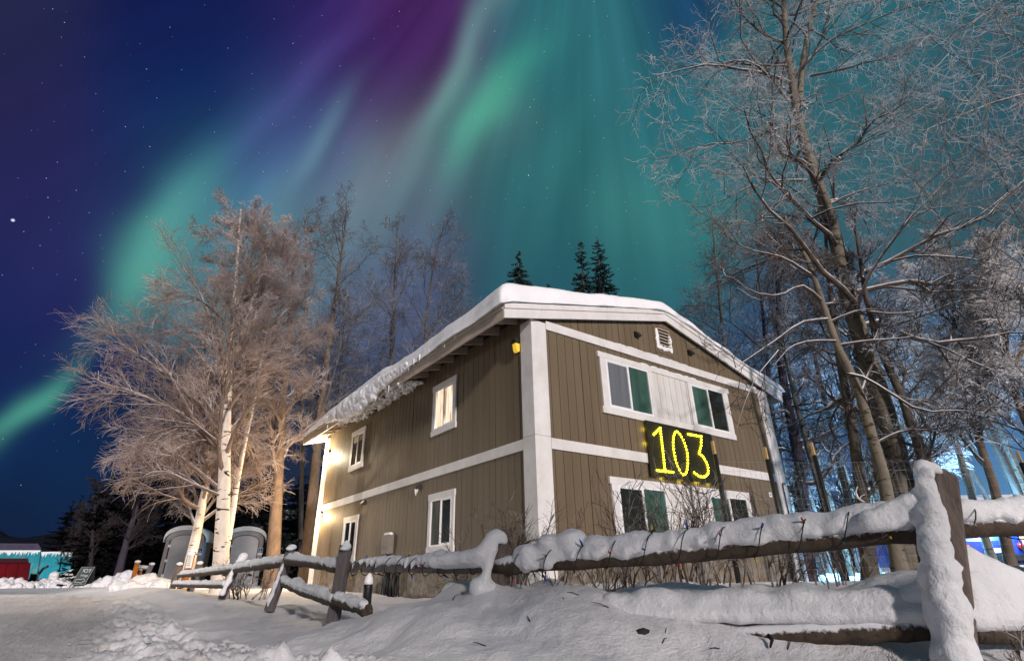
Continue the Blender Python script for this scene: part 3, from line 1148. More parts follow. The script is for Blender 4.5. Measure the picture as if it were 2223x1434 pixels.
def blobs(name, balls, parent=None, voxel=0.014, smooth=6, disp=0.018, mat=None, swell=0.0, **kw):
    """balls: (centre, (rx, ry, rz)) or (centre, r)"""
    n = len(balls)
    C = np.array([tuple(b[0]) for b in balls], float)
    R = np.array([b[1] if hasattr(b[1], '__len__') else (b[1],) * 3 for b in balls], float)
    V = (ICO_V[None] * R[:, None, :] + C[:, None, :]).reshape(-1, 3)
    F = (ICO_F[None] + (np.arange(n) * len(ICO_V))[:, None, None]).reshape(-1, 3)
    me = np_mesh(name, V, F, mat or M['snow'])
    o = link(name, me, parent, **kw)
    md = o.modifiers.new('remesh', 'REMESH')
    md.mode = 'VOXEL'
    md.voxel_size = voxel
    md.use_smooth_shade = True
    md = o.modifiers.new('smooth', 'SMOOTH')
    md.iterations = smooth
    md.factor = 0.5
    if swell:
        md = o.modifiers.new('swell', 'DISPLACE')
        md.texture = TEXB
        md.strength = swell
        md.texture_coords = 'GLOBAL'
        md.mid_level = 0.5
    if disp:
        md = o.modifiers.new('lumps', 'DISPLACE')
        md.texture = TEX
        md.strength = disp
        md.texture_coords = 'GLOBAL'
        md.mid_level = 0.5
    return o


def chain(pts, radii, step=0.04, squash=1.0, rng=None, jit=0.0):
    """balls strung along a polyline; radii interpolate; squash scales the vertical radius"""
    out = []
    for a in range(len(pts) - 1):
        p, q = Vector(pts[a]), Vector(pts[a + 1])
        n = max(1, int((q - p).length / step))
        for i in range(n + (1 if a == len(pts) - 2 else 0)):
            t = i / n
            r = radii[a] * (1 - t) + radii[a + 1] * t
            c = p.lerp(q, t)
            if rng:
                r *= 1 + rng.uniform(-jit, jit)
                c = c + Vector((rng.uniform(-1, 1), rng.uniform(-1, 1), rng.uniform(-1, 1))) * jit * r * 0.7
            out.append((c, (r, r, r * squash)))
    return out


def eave_details():
    rng = random.Random(12)
    # slumped snow curling over and under the left eave
    balls = []
    y = 3.7
    while y < 9.3:
        k = math.exp(-((y - 6.7) / 1.7) ** 2)
        n = 2 + int(4 * k)
        for i in range(n + 1):
            t = i / max(n, 1)
            r = .085 + .05 * k - .03 * t
            x = -EAVE_X - 0.06 - 0.11 * k * (1 - abs(t - .4))
            z = EAVE_Z + .03 - t * (.08 + .30 * k) * rng.uniform(.85, 1.15)
            balls.append((Vector((x, y + rng.uniform(-.03, .03), z)), (r, r * 1.5, r)))
        y += .075
    blobs('snow_cornice', balls, roof, 0.028, 8, 0.05, M['roof_snow'], swell=.10)
    # sheets of frozen drips along the underside
    balls = []
    for y in [4.3, 4.7, 5.0, 5.35, 5.8, 6.15, 6.5, 6.9, 7.3, 7.7, 8.0, 8.4]:
        w = rng.uniform(.12, .24)
        for i in range(16):
            x = -EAVE_X + 0.04 + rng.random() * 0.62
            yy = y + rng.uniform(-w, w) * .6
            z = roofz(x) - 0.235 - rng.random() * 0.05
            r = rng.uniform(0.04, 0.075)
            balls.append((Vector((x, yy, z)), (r * 1.5, r * 1.2, r * .7)))
            if rng.random() < .5:
                for q in range(4):
                    balls.append((Vector((x, yy, z - .035 * q - .02)), .034 - .006 * q))
    blobs('under_eave_snow', balls, roof, 0.026, 2, 0.03, M['roof_snow'])
    ice = newmat('icicle_ice', (0.78, 0.80, 0.84), 0.25, 0.5)[0]
    ys = [1.5, 1.9, 2.25, 2.6, 3.0, 3.3, 3.55, 3.8, 4.6, 5.4, 6.3, 7.4, 8.2, 9.0]
    for y in ys:
        ln = rng.uniform(.07, .2)
        x = -EAVE_X - .075 - rng.random() * .03
        mb = MB()
        z = EAVE_Z - .01 if y < 4 else EAVE_Z - .28
        mb.tube([(x, y, z + .05), (x, y + .004, z - ln * .4), (x + .003, y, z - ln)], [.016, .010, .001], 6)
        mb.build('icicle', ice, roof)


eave_details()


# ------------------------------------------------------------------ windows
def face_pt(side, u, z, out):
    return (u, -out, z) if side == 'f' else (-out, u, z)


def fbox(mb, side, u0, u1, z0, z1, o0, o1, mi=0):
    a, b = face_pt(side, u0, z0, o0), face_pt(side, u1, z1, o1)
    mb.box(tuple(min(p, q) for p, q in zip(a, b)), tuple(max(p, q) for p, q in zip(a, b)), mi)


def window(side, u0, u1, z0, z1, panes, split=0.5, fw=0.042):
    """vinyl slider: frame with two panes; panes = materials from low u to high u"""
    mb = MB()
    um = u0 + (u1 - u0) * split
    fbox(mb, side, u0, u0 + fw, z0, z1, 0.0, 0.034)
    fbox(mb, side, u1 - fw, u1, z0, z1, 0.0, 0.034)
    fbox(mb, side, u0 + fw, u1 - fw, z1 - fw, z1, 0.0, 0.033)
    fbox(mb, side, u0 + fw, u1 - fw, z0, z0 + fw, 0.0, 0.033)
    fbox(mb, side, um - .026, um + .026, z0 + fw, z1 - fw, 0.0, 0.031)
    # the sash of the sliding half
    sa, sb = (u0 + fw, um - .026)
    fbox(mb, side, sa, sa + .022, z0 + fw, z1 - fw, 0.0, 0.025)
    fbox(mb, side, sa + .022, sb, z1 - fw - .022, z1 - fw, 0.0, 0.024)
    fbox(mb, side, sa + .022, sb, z0 + fw, z0 + fw + .022, 0.0, 0.024)
    w = mb.build('window', M['vinyl'], house)
    for (a, b, m) in ((sa + .022, um - .026, panes[0]), (um + .026, u1 - fw, panes[1])):
        mb = MB()
        fbox(mb, side, a, b, z0 + fw, z1 - fw, 0.004, 0.012)
        mb.build('pane', M[m], w)
    return w


def casing(side, parts):
    mb = MB()
    for (u0, u1, z0, z1, o) in parts:
        fbox(mb, side, u0, u1, z0, z1, 0.0, o)
    return mb.build('window_trim', M['trim'], house)


# front, upper pair
casing('f', [(1.67, 6.20, 4.485, 4.605, .040), (1.68, 6.15, 3.318, 3.452, .042), (1.72, 1.876, 3.4525, 4.4845, .036), (5.966, 6.13, 3.4525, 4.4845, .036), (3.205, 3.30, 3.4525, 4.4845, .036), (4.55, 4.646, 3.4525, 4.4845, .0345)])
mb = MB()
siding(mb, (0, -0.02, 0), (1, 0, 0), (0, -1, 0), 3.3005, 4.5495, 3.4525, lambda u: 4.4845, 0.2)
mb.build('white_panel', M['siding_white'], house)
window('f', 1.88, 3.20, 3.4525, 4.4845, ('pane_grey', 'pane_green'))
window('f', 4.65, 5.962, 3.4525, 4.4845, ('pane_green', 'pane_dark'))
# front, lower pair
casing('f', [(1.68, 6.20, 1.985, 2.112, .040), (1.68, 6.15, 0.80, 0.93, .042), (1.72, 1.876, .9305, 1.9845, .036), (6.10, 6.20, .9305, 1.9845, .036), (3.249, 3.34, .9305, 1.9845, .036), (4.58, 4.676, .9305, 1.9845, .0345)])
mb = MB()
siding(mb, (0, -0.02, 0), (1, 0, 0), (0, -1, 0), 3.3405, 4.5795, .9305, lambda u: 1.9845, 0.2)
mb.build('white_panel', M['siding_white'], house)
window('f', 1.88, 3.245, .9305, 1.9845, ('pane_dark', 'pane_green'))
window('f', 4.68, 6.096, .9305, 1.9845, ('pane_green', 'pane_dark'))
# left wall: near upper (lit), far upper, near lower, far lower
for (ya, yb, zs, zh, panes) in ((2.66, 3.76, 3.385, 4.575, ('pane_lit', 'pane_lit')), (7.86, 8.96, 3.385, 4.575, ('pane_dark', 'pane_dark')),
                                (2.62, 3.74, 0.93, 2.115, ('pane_dark', 'pane_grey2')), (7.78, 8.88, 0.90, 2.085, ('pane_dark', 'pane_dark'))):
    ia, ib = ya + .115, yb - .115
    casing('l', [(ya, yb, zh - .125, zh, .038), (ya, yb, zs, zs + .125, .040), (ya + .02, ia, zs + .1255, zh - .1255, .034), (ib, yb - .02, zs + .1255, zh - .1255, .034)])
    window('l', ia, ib, zs + .1255, zh - .1255, panes, 0.5, .034)


# ------------------------------------------------------------------ things fixed to the house
def house_details():
    rng = random.Random(3)
    # gable vent with rime round it
    mb = MB()
    mb.box((3.60, -.012, 5.04), (4.23, 0, 5.742))
    v = mb.build('gable_vent', M['siding'], house)
    mb = MB()
    mb.box((3.72, -.0145, 5.20), (4.13, -.0125, 5.70))
    mb.build('vent_opening', M['black'], v)
    n = 6
    for i in range(n):
        z = 5.222 + i * .080
        mb = MB()
        mb.hexa([(3.72, -.060, z), (4.13, -.060, z), (4.13, -.015, z + .030), (3.72, -.015, z + .030), (3.72, -.062, z + .026), (4.13, -.062, z + .026), (4.13, -.015, z + .052), (3.72, -.015, z + .052)])
        mb.build('louver', M['trim_beige'], v)
    balls = []
    for side in range(60):
        t = side / 60
        if t < .4:
            p = (3.70, 5.62 - (5.62 - 5.17) * t / .4)
        elif t < .62:
            p = (3.70 + .45 * (t - .4) / .22, 5.17)
        else:
            p = (4.15, 5.17 + .36 * (t - .62) / .38)
        r = rng.uniform(.034, .062)
        balls.append((Vector((p[0] + rng.uniform(-.02, .02), -.022, p[1] + rng.uniform(-.03, .02))), (r, .03, r)))
    blobs('vent_frost', balls, v, .016, 1, .03)
    # vent hoods
    for side, u, z in (('f', 2.98, 5.30), ('f', 4.88, 5.30), ('l', 4.27, 2.36), ('l', 7.47, 2.36)):
        mb = MB()
        mb.prism([face_pt(side, u - .065, z + .06, 0), face_pt(side, u - .065, z + .05, .05), face_pt(side, u - .065, z - .035, .11), face_pt(side, u - .065, z - .06, .10), face_pt(side, u - .065, z - .06, 0)], (.13, 0, 0) if side == 'f' else (0, .13, 0))
        h = mb.build('vent_hood', M['metal_dark'], house)
        if side == 'l' and u < 5:
            mb = MB()
            mb.tube([(-.08, u, z - .05), (-.075, u + .01, z - .14), (-.07, u, z - .21)], [.03, .022, .004], 7)
            mb.tube([(-.06, u - .04, z - .05), (-.06, u - .045, z - .15)], [.02, .003], 7)
            mb.build('icicle', M['snow'], h)
    # porch light by the near corner
    mb = MB()
    mb.box((-.02, .33, 4.31), (0, .47, 4.60))
    mb.prism([(-.02, .335, 4.60), (-.135, .335, 4.565), (-.135, .335, 4.50), (-.02, .335, 4.50)], (0, .13, 0))
    mb.box((-.125, .34, 4.485), (-.02, .46, 4.50))
    pl = mb.build('porch_light', M['black'], house)
    mb = MB()
    mb.prism([(-.118, .348, 4.484), (-.022, .348, 4.484), (-.022, .348, 4.33), (-.075, .348, 4.32), (-.10, .348, 4.36)], (0, .104, 0))
    mb.build('lamp_glass', M['lamp_amber'], pl)
    # two lit lamps by the far corner
    for z, e, c in ((4.235, 190.0, (1.0, .84, .58)), (2.31, 140.0, (1.0, .70, .36))):
        mb = MB()
        mb.box((-.03, 10.94, z - .09), (0, 11.10, z + .11)).box((-.15, 10.95, z + .085), (-.03, 11.09, z + .11))
        lp = mb.build('wall_lamp', M['metal_dark'], house)
        mb = MB()
        mb.box((-.135, 10.955, z - .08), (-.032, 11.085, z + .083))
        mb.build('lamp_glass', M['lamp_white'], lp)
        li = bpy.data.lights.new('wall_lamp_light', 'POINT')
        li.energy = e
        li.color = c
        li.shadow_soft_size = .06
        lo = bpy.data.objects.new('wall_lamp_light', li)
        COL.objects.link(lo)
        lo.location = (-.26, 11.02, z - .02)
        lo.parent = lp
    # a third lamp on the rear wall, which lights the yard by the toilets
    mb = MB()
    mb.box((.50, LEN, 3.0), (.66, LEN + .03, 3.2)).box((.51, LEN + .03, 3.17), (.65, LEN + .15, 3.2))
    lp = mb.build('wall_lamp', M['metal_dark'], house)
    mb = MB()
    mb.box((.515, LEN + .032, 3.02), (.645, LEN + .135, 3.168))
    mb.build('lamp_glass', M['lamp_white'], lp)
    li = bpy.data.lights.new('wall_lamp_light', 'POINT')
    li.energy = 520
    li.color = (1.0, .74, .44)
    li.shadow_soft_size = .08
    lo = bpy.data.objects.new('wall_lamp_light', li)
    COL.objects.link(lo)
    lo.location = (.40, LEN + .42, 3.05)
    lo.parent = lp
    # meter box, conduit, bundled cables
    mb = MB()
    mb.box((-.13, 5.44, 1.00), (0, 5.80, 1.42)).box((-.145, 5.42, 1.15), (-.131, 5.82, 1.40))
    mt = mb.build('meter_box', M['grey_metal'], house)
    blobs('snow_cap', [(Vector((-.065, y, 1.435)), (.07, .08, .045)) for y in (5.5, 5.57, 5.64, 5.72)], mt, .02, 2, .01)
    mb = MB()
    mb.tube([(-.05, 5.62, 1.0), (-.05, 5.62, .05)], .03, 8)
    mb.tube([(-.06, 5.50, 1.0), (-.07, 5.49, .6), (-.06, 5.53, .05)], .012, 6)
    mb.build('conduit', M['metal_dark'], mt)
    mb = MB()
    for i in range(26):
        y = 4.80 + .70 * (i + rng.random()) / 26
        x = -.05 - rng.random() * .14
        mb.tube([(x, y, .64 - rng.random() * .04), (x - .03, y + rng.uniform(-.03, .03), .35), (x + rng.uniform(-.03, .03), y + rng.uniform(-.05, .05), .03)], .016, 5)
    mb.build('cable_bundle', M['black'], house)
    # small tag and a downpipe on the right
    mb = MB()
    mb.box((7.14, -.012, 2.08), (7.25, 0, 2.19))
    tg = mb.build('wall_tag', M['vinyl'], house)
    mb = MB()
    mb.box((7.17, -.0145, 2.11), (7.22, -.0125, 2.16))
    mb.build('tag_mark', newmat('tag_blue', (.06, .12, .3), .5)[0], tg)
    mb = MB()
    mb.tube([(7.78, -.05, 0.1), (7.78, -.05, 2.36), (7.80, -.055, 2.44), (7.86, -.06, 2.45), (7.94, -.06, 2.42)], .016, 7)
    mb.build('conduit', M['metal_dark'], house)


house_details()


# ------------------------------------------------------------------ the lit number sign
def number_sign():
    o1 = 0.075
    sg = thing('number_sign', 'black board hung on the front wall reading 103 in lit yellow bulbs', 'sign', (3.97, -0.07, 2.2))
    mb = MB()
    mb.prism([(2.84, -o1, 3.325), (5.075, -o1, 3.315), (5.087, -o1, 2.205), (2.81, -o1, 2.205)], (0, .018, 0))
    mb.build('board', M['black_board'], sg)
    for x in (2.95, 4.95):
        mb = MB()
        mb.box((x, -o1 + .0185, 2.3), (x + .04, -.0435, 3.2))
        mb.build('batten', M['black_board'], sg)

    def along(pts, n, close=False):
        P = [Vector((p[0], 0, p[1])) for p in pts]
        if close:
            P.append(P[0])
        L = [0]
        for a, b in zip(P[:-1], P[1:]):
            L.append(L[-1] + (b - a).length)
        out = []
        for i in range(n):
            t = L[-1] * i / (n if close else n - 1)
            for k in range(len(P) - 1):
                if t <= L[k + 1] + 1e-9:
                    q = P[k].lerp(P[k + 1], (t - L[k]) / max(L[k + 1] - L[k], 1e-9))
                    out.append((q.x, q.z))
                    break
        return out
    def smooth(pts, it=2, close=False):
        for _ in range(it):
            q = []
            n = len(pts)
            rng_ = range(n) if close else range(n - 1)
            if not close:
                q.append(pts[0])
            for i in rng_:
                a, b = pts[i], pts[(i + 1) % n]
                q.append((a[0] * .75 + b[0] * .25, a[1] * .75 + b[1] * .25))
                q.append((a[0] * .25 + b[0] * .75, a[1] * .25 + b[1] * .75))
            if not close:
                q.append(pts[-1])
            pts = q
        return pts
    pos = along([(3.04, 3.05), (3.27, 3.215)], 6)
    pos += along([(3.27, 3.215), (3.265, 3.0), (3.255, 2.7), (3.24, 2.375)], 15)[1:]
    pos += along([(2.99, 2.325), (3.485, 2.332)], 9)
    pos += along(smooth([(3.82, 3.235), (3.70, 3.14), (3.625, 2.95), (3.61, 2.72), (3.66, 2.45), (3.81, 2.275), (3.95, 2.38), (4.04, 2.60), (4.065, 2.78), (4.03, 2.98), (3.93, 3.15)], 2, True), 30, True)
    pos += along([(4.20, 3.205), (4.67, 3.212)], 9)
    pos += along([(4.67, 3.212), (4.60, 3.0), (4.48, 2.815)], 7)[1:]
    pos += along(smooth([(4.48, 2.815), (4.60, 2.77), (4.70, 2.64), (4.725, 2.50), (4.67, 2.38), (4.50, 2.315), (4.34, 2.32), (4.20, 2.385)], 2), 17)[1:]
    b0 = None
    for (x, z) in pos:
        if b0 is None:
            mb = MB()
            mb.ball((0, 0, 0), .0165, seg=8, rings=6)
            mb.ball((0, .012, 0), (.034, .010, .034), mi=1, seg=12, rings=6)  # flattened glowing dome stands in for the bulb's halo
            b0 = mb.build('bulb', [M['bulb_yellow'], M['bulb_halo']], sg)
            o = b0
        else:
            o = b0.copy()
            COL.objects.link(o)
        o.location = (x, -o1 - .0125, z)
    # feed cord looping down from the board
    mb = MB()
    pts = [at(1474, 1041, 9), at(1500, 1062, 9), at(1530, 1071, 9), at(1556, 1062, 9), at(1578, 1035, 9)]
    q = []
    for p in pts:
        k = (-0.05 - CAM[1]) / (p.y - CAM[1])
        q.append(Vector(CAM) + (p - Vector(CAM)) * k)
    mb.tube(q, .008, 6)
    mb.build('feed_cord', M['cord'], sg)
    # light of the bulbs that spills behind the board
    for x, z, e in ((2.835, 3.15, .35), (2.83, 2.85, .5), (3.2, 2.2, .45), (3.8, 2.19, .7), (4.35, 2.2, .7), (4.75, 2.2, .4), (4.0, 3.30, .35)):
        li = bpy.data.lights.new('sign_glow', 'POINT')
        li.energy = e * 1.2
        li.color = (1.0, .82, .04)
        li.shadow_soft_size = .02
        lo = bpy.data.objects.new('sign_glow', li)
        COL.objects.link(lo)
        lo.location = (x, -.045, z)
        lo.parent = sg
        lo.matrix_parent_inverse = Matrix.Translation(sg.location).inverted()


number_sign()
# ------------------------------------------------------------------ split rail fence
fence = thing('rail_fence', 'weathered split rail fence capped with thick snow along the bank', 'fence', tuple(S(-0.12, 4.1, 0.2)))


def post(top, base, w, d, mat, parent=fence):
    top, base = Vector(top), Vector(base)
    ax = (top - base).normalized()
    fx = Vector(tuple(RH)) * .95 - Vector(tuple(FH)) * .3
    a = (fx - ax * fx.dot(ax)).normalized()
    b = ax.cross(a)
    mb = MB()
    n = 7
    rng = random.Random(int(top.x * 100))
    ring = []
    for i in range(n):
        p = base.lerp(top, i / (n - 1))
        wob = [rng.uniform(.94, 1.06) for _ in range(8)]
        tilt = 0.03 if i == n - 1 else 0
        pts = []
        for k, (sx, sy) in enumerate(((-1, -.6), (-.7, -1), (.7, -1), (1, -.6), (1, .6), (.7, 1), (-.7, 1), (-1, .6))):
            q = p + a * (sx * w / 2 * wob[k]) + b * (sy * d / 2 * wob[k])
            if tilt:
                q = q + ax * (-tilt * sx)
            pts.append(q)
        ring.append(pts)
    for i in range(n - 1):
        for k in range(8):
            k2 = (k + 1) % 8
            mb.face([ring[i][k], ring[i][k2], ring[i + 1][k2], ring[i + 1][k]])
    mb.face(ring[-1])
    return mb.build('post', mat, parent)


def rail(p, q, r, mat, seed, square=False, bow=0.0):
    rng = random.Random(seed)
    p, q = Vector(p), Vector(q)
    n = 22
    pts, rad = [], []
    off = Vector((0, 0, 0))
    for i in range(n):
        t = i / (n - 1)
        off = off * .8 + Vector((rng.uniform(-1, 1), rng.uniform(-1, 1), rng.uniform(-1, 1))) * (.004 if not square else .001)
        pts.append(p.lerp(q, t) + off + Vector((0, 0, bow * math.sin(math.pi * t))))
        rad.append(r * (1 + rng.uniform(-.10, .10)) * (1 if not square else 1.0))
    mb = MB()
    mb.tube(pts, rad, 10 if not square else 4, smooth=not square, squash=(1.0, .82), rot=0 if not square else math.pi / 4, rng=rng, jit=.08 if not square else .01)
    return mb.build('rail', mat, fence)


def build_fence():
    rng = random.Random(8)
    # --- the near post and its snow
    pa_t, pa_b = at(2046, 1026, 3.0), at(2100, 1520, 2.96)
    pA = post(pa_t, pa_b, .115, .10, M['post'])
    pr_t = S(5.35, 3.28, 1.0)
    post(pr_t, S(5.3, 3.28, -.1), .15, .12, M['post'])
    # right-hand rails
    r1 = rail(at(2040, 1145, 3.02), S(5.5, 3.22, .72), .060, M['rail'], 1)
    r2 = rail(at(2080, 1368, 3.0), S(5.4, 3.2, .06), .056, M['rail'], 2)
    # rails from the near post to the next one
    b_top = at(1072, 1231, 4.1)
    r3 = rail(at(2045, 1146, 3.05), b_top, .057, M['rail'], 3, bow=-.015)
    r4 = rail(at(2060, 1362, 3.05), at(1440, 1392, 3.62), .052, M['rail'], 4)
    # second post
    pB = post(at(1086, 1172, 4.12), at(1080, 1320, 4.12), .125, .105, M['post'])
    # flat beam to the third post, then logs
    c_b = at(744, 1229, 5.55)
    r5 = rail(at(1078, 1231, 4.16), at(758, 1229, 5.62), .060, M['rail_grey'], 5, True)
    pC = post(at(751, 1190, 5.58), at(722, 1352, 5.6), .115, .10, M['post_grey'])
    r6 = rail(at(742, 1231, 5.66), at(622, 1215, 7.45), .055, M['rail'], 6)
    pD = post(at(634, 1191, 7.5), at(584, 1325, 7.45), .120, .10, M['post_grey'])
    r7 = rail(at(628, 1218, 7.55), at(508, 1236, 10.7), .060, M['rail'], 7)
    pE = post(at(524, 1210, 10.8), at(480, 1300, 10.7), .12, .10, M['post_grey'])
    r8 = rail(at(515, 1235, 10.8), at(388, 1248, 16.4), .062, M['rail'], 8)
    pF = post(at(433, 1224, 15.0), at(410, 1290, 15.0), .15, .13, M['post_grey'])
    pG = post(at(389, 1226, 16.5), at(370, 1290, 16.5), .15, .13, M['post'])
    r9 = rail(at(487, 1270, 10.9), at(375, 1268, 16.3), .058, M['rail'], 9)
    r10 = rail(at(610, 1262, 7.52), at(729, 1306, 5.58), .048, M['rail'], 10, bow=-.02)
    r11 = rail(at(728, 1300, 5.5), at(800, 1325, 5.1), .055, M['rail'], 11)

    def cap(rl, a, b, r0, r1, lift, step=.035, sq=1.15, jit=.22, voxel=.016, disp=.02, seed=0, drip=0.0, extra=(), swell=.05):
        rg = random.Random(seed)
        a, b = Vector(a), Vector(b)
        L = (b - a).length
        n = max(3, int(L / .16))
        pts = [a.lerp(b, i / n) + Vector((0, 0, lift)) for i in range(n + 1)]
        rad = [(r0 + (r1 - r0) * i / n) * (1 + rg.uniform(-.18, .18)) for i in range(n + 1)]
        bl = chain(pts, rad, step * .7, sq, rg, jit * .6)
        for i in range(int(L / .05)):      # the underside of the loaf comes down the sides unevenly
            t = rg.random()
            c = a.lerp(b, t) + Vector((0, 0, rg.uniform(-.02, .03)))
            side = -1 if rg.random() < .75 else 1
            c = c + Vector(tuple(FH)) * (min(r0, r1) * .75 * side)
            bl.append((c, (min(r0, r1) * rg.uniform(.5, .8),) * 3))
        for i in range(int(L * 26)):
            t = rg.random()
            c = a.lerp(b, t) - Vector(tuple(FH)) * (.80 * min(r0, r1)) + Vector((0, 0, rg.uniform(-.35, .25) * min(r0, r1)))
            bl.append((c, (rg.uniform(.010, .021),) * 3))
        if drip:
            for i in range(int(L * drip)):
                t = rg.random()
                c = a.lerp(b, t) - Vector(tuple(FH)) * .058
                h = rg.uniform(.03, .085)
                for k in range(4):
                    bl.append((c + Vector((0, 0, .02 - h * k / 3)), .022 - .0035 * k))
        return blobs('snow_cap', list(extra) + bl, rl, voxel, 8, disp * 1.3, swell=swell)

    # --- snow on the near rails
    cap(r1, at(2075, 1122, 3.0), S(5.5, 3.2, .78), .055, .060, .028, seed=1, jit=.12)
    lump = [(at(1195, 1178, 3.95), (.12, .09, .07)), (at(1240, 1172, 3.9), (.12, .09, .085)), (at(1300, 1180, 3.82), (.10, .09, .065)), (at(1150, 1200, 4.0), (.10, .08, .06))]
    cap(r3, at(1960, 1128, 3.1), at(1132, 1222, 4.03), .068, .066, .030, seed=2, jit=.16, extra=lump)
    # snow on the lower rails merges with the bank
    ex = []
    for i in range(40):
        t = i / 39
        px = 2035 + (1330 - 2035) * t
        d = 3.05 + (3.7 - 3.05) * t
        w_ = 1 - .25 * math.sin(i * .55) ** 2
        ex.append((at(px, 1310 + 6 * math.sin(i * .7), d + .05), (.098 * w_ ** .5, .10 * w_ ** .5, .088 * w_ ** .5)))
        ex.append((at(px, 1332, d), (.070, .070, .056)))
    blobs('snow_cap', ex, r4, .018, 8, .022)
    # lower right: a steep apron beside the near post
    ex = []
    for i in range(46):
        t = i / 45
        px = 2092 + 330 * t
        top = 1205 + 95 * min(1, t * 1.7)
        for k in range(5):
            u = k / 4
            ex.append((at(px + 14 * u, top + (1335 - top) * u, 3.03 - .05 * u), .062 + .012 * u))
    blobs('snow_cap', ex, r2, .018, 8, .022)
    # --- snow plastered on the near post
    ex = []
    line = [(2008, 1030, .042), (2014, 1060, .050), (2020, 1100, .060), (2026, 1150, .068), (2032, 1200, .076), (2042, 1250, .086), (2054, 1310, .092), (2064, 1370, .094), (2074, 1430, .094), (2084, 1500, .094)]
    for i in range(len(line) - 1):
        for k in range(4):
            t = k / 4
            x, y, r = [line[i][q] * (1 - t) + line[i + 1][q] * t for q in range(3)]
            j = 1 + rng.uniform(-.16, .16)
            ex.append((at(x + rng.uniform(-5, 5), y, 2.95 + rng.uniform(-.015, .02)), (r * j, r * j, r * j)))
            if rng.random() < .5:
                ex.append((at(x + rng.choice((-1, 1)) * r * 300, y + rng.uniform(-6, 6), 2.95), rng.uniform(.015, .03)))
    # cap leaning over the top
    for (x, y, r) in ((1994, 1008, .026), (2002, 1008, .032), (2012, 1010, .034), (2024, 1014, .032), (2036, 1021, .026), (1993, 1020, .026), (2046, 1028, .018), (2000, 1036, .034), (2000, 1050, .036)):
        ex.append((at(x, y, 2.97), r))
    # saddle down to the left rail
    for i in range(14):
        t = i / 13
        x = 2003 - 120 * t
        y = 1062 + 60 * t ** .6
        ex.append((at(x, y, 3.0 + .08 * t), .042))
        ex.append((at(x, min(y + 28, 1136), 3.0 + .08 * t), .046))
    # foot spreading to both sides
    for i in range(12):
        t = i / 11
        ex.append((at(2028 - 60 * t, 1258 + 40 * t ** .6, 3.03 + .09 * t), .062 - .012 * t))
        ex.append((at(2062 + 44 * t, 1204 + 34 * t, 3.0), .050))
        ex.append((at(2045 + 30 * t, 1222 + 10 * t, 2.98), .055))
    blobs('snow_plaster', ex, pA, .014, 5, .034)
    # --- second post: leaning cap and a run of snow down its left side
    ex = []
    for (x, y, r) in ((1078, 1162, .060), (1088, 1164, .052), (1068, 1170, .064), (1094, 1172, .036), (1060, 1180, .060), (1052, 1190, .060), (1044, 1199, .058), (1066, 1190, .062), (1062, 1204, .056), (1060, 1216, .050), (1060, 1228, .044), (1057, 1242, .044),
                      (1054, 1254, .052), (1048, 1264, .064), (1040, 1275, .085), (1060, 1278, .075), (1068, 1200, .040)):
        ex.append((at(x, y, 4.05), r * .86))
    for i in range(14):
        t = i / 13
        ex.append((at(1040 - 95 * t, 1203 + 15 * t ** .6, 4.07 + .27 * t), .058 - .006 * t))
        ex.append((at(1046 - 80 * t, 1216 + 4 * t, 4.08 + .25 * t), .050))
    blobs('snow_plaster', ex, pB, .014, 5, .016)
    cap(r5, at(1062, 1213, 4.18), at(765, 1222, 5.58), .058, .030, .012, seed=5, drip=9, jit=.2, sq=.95)
    blobs('snow_cap', [(at(752, 1186, 5.55), (.05, .05, .045)), (at(752, 1179, 5.55), (.03, .03, .035)), (at(748, 1190, 5.5), (.05, .04, .02))], pC, .014, 3, .008)
    cap(r6, at(738, 1226, 5.66), at(628, 1209, 7.4), .040, .046, .012, seed=6)
    blobs('snow_cap', [(at(634, 1187, 7.48), (.065, .06, .04)), (at(630, 1190, 7.42), (.06, .05, .03))], pD, .016, 3, .008)
    blobs('snow_plaster', chain([at(620, 1212, 7.44), at(603, 1255, 7.42), at(583, 1312, 7.42)], [.020, .026, .036], .03, 1, random.Random(3), .3), pD, .018, 3, .015)
    cap(r7, at(624, 1212, 7.55), at(512, 1229, 10.6), .050, .055, .015, seed=7, voxel=.022)
    blobs('snow_cap', [(at(528, 1208, 10.7), (.09, .08, .085)), (at(524, 1214, 10.65), (.08, .07, .06))], pE, .022, 3, .01)
    blobs('snow_plaster', chain([at(516, 1216, 10.6), at(500, 1252, 10.55), at(484, 1285, 10.5)], [.034, .040, .060], .04, 1, random.Random(4), .3), pE, .024, 3, .02)
    cap(r8, at(512, 1230, 10.7), at(392, 1244, 16.3), .045, .045, .03, seed=8, voxel=.028, step=.06)
    cap(r9, at(487, 1266, 10.9), at(378, 1264, 16.2), .045, .045, .025, seed=9, voxel=.028, step=.06)
    cap(r10, at(612, 1257, 7.5), at(726, 1298, 5.6), .040, .044, .012, seed=10)
    cap(r11, at(735, 1296, 5.48), at(790, 1314, 5.12), .042, .044, .012, seed=11)
    for p_, x, y, d in ((pF, 434, 1221, 14.9), (pG, 390, 1223, 16.4)):
        blobs('snow_cap', [(at(x, y, d), (.09, .085, .05))], p_, .025, 2, .008)
    # a rounded snow lump by the second post
    mb = None


build_fence()


def snow_lump():
    ex = [(at(992, 1284, 4.5), (.13, .12, .085)), (at(1004, 1280, 4.55), (.11, .11, .08)), (at(980, 1298, 4.45), (.10, .1, .07)), (at(990, 1305, 4.42), (.16, .14, .06))]
    blobs('snow_mound', ex, None, .016, 6, .012, label='rounded knob of snow beside the second near fence post', cat='snow mound')


snow_lump()


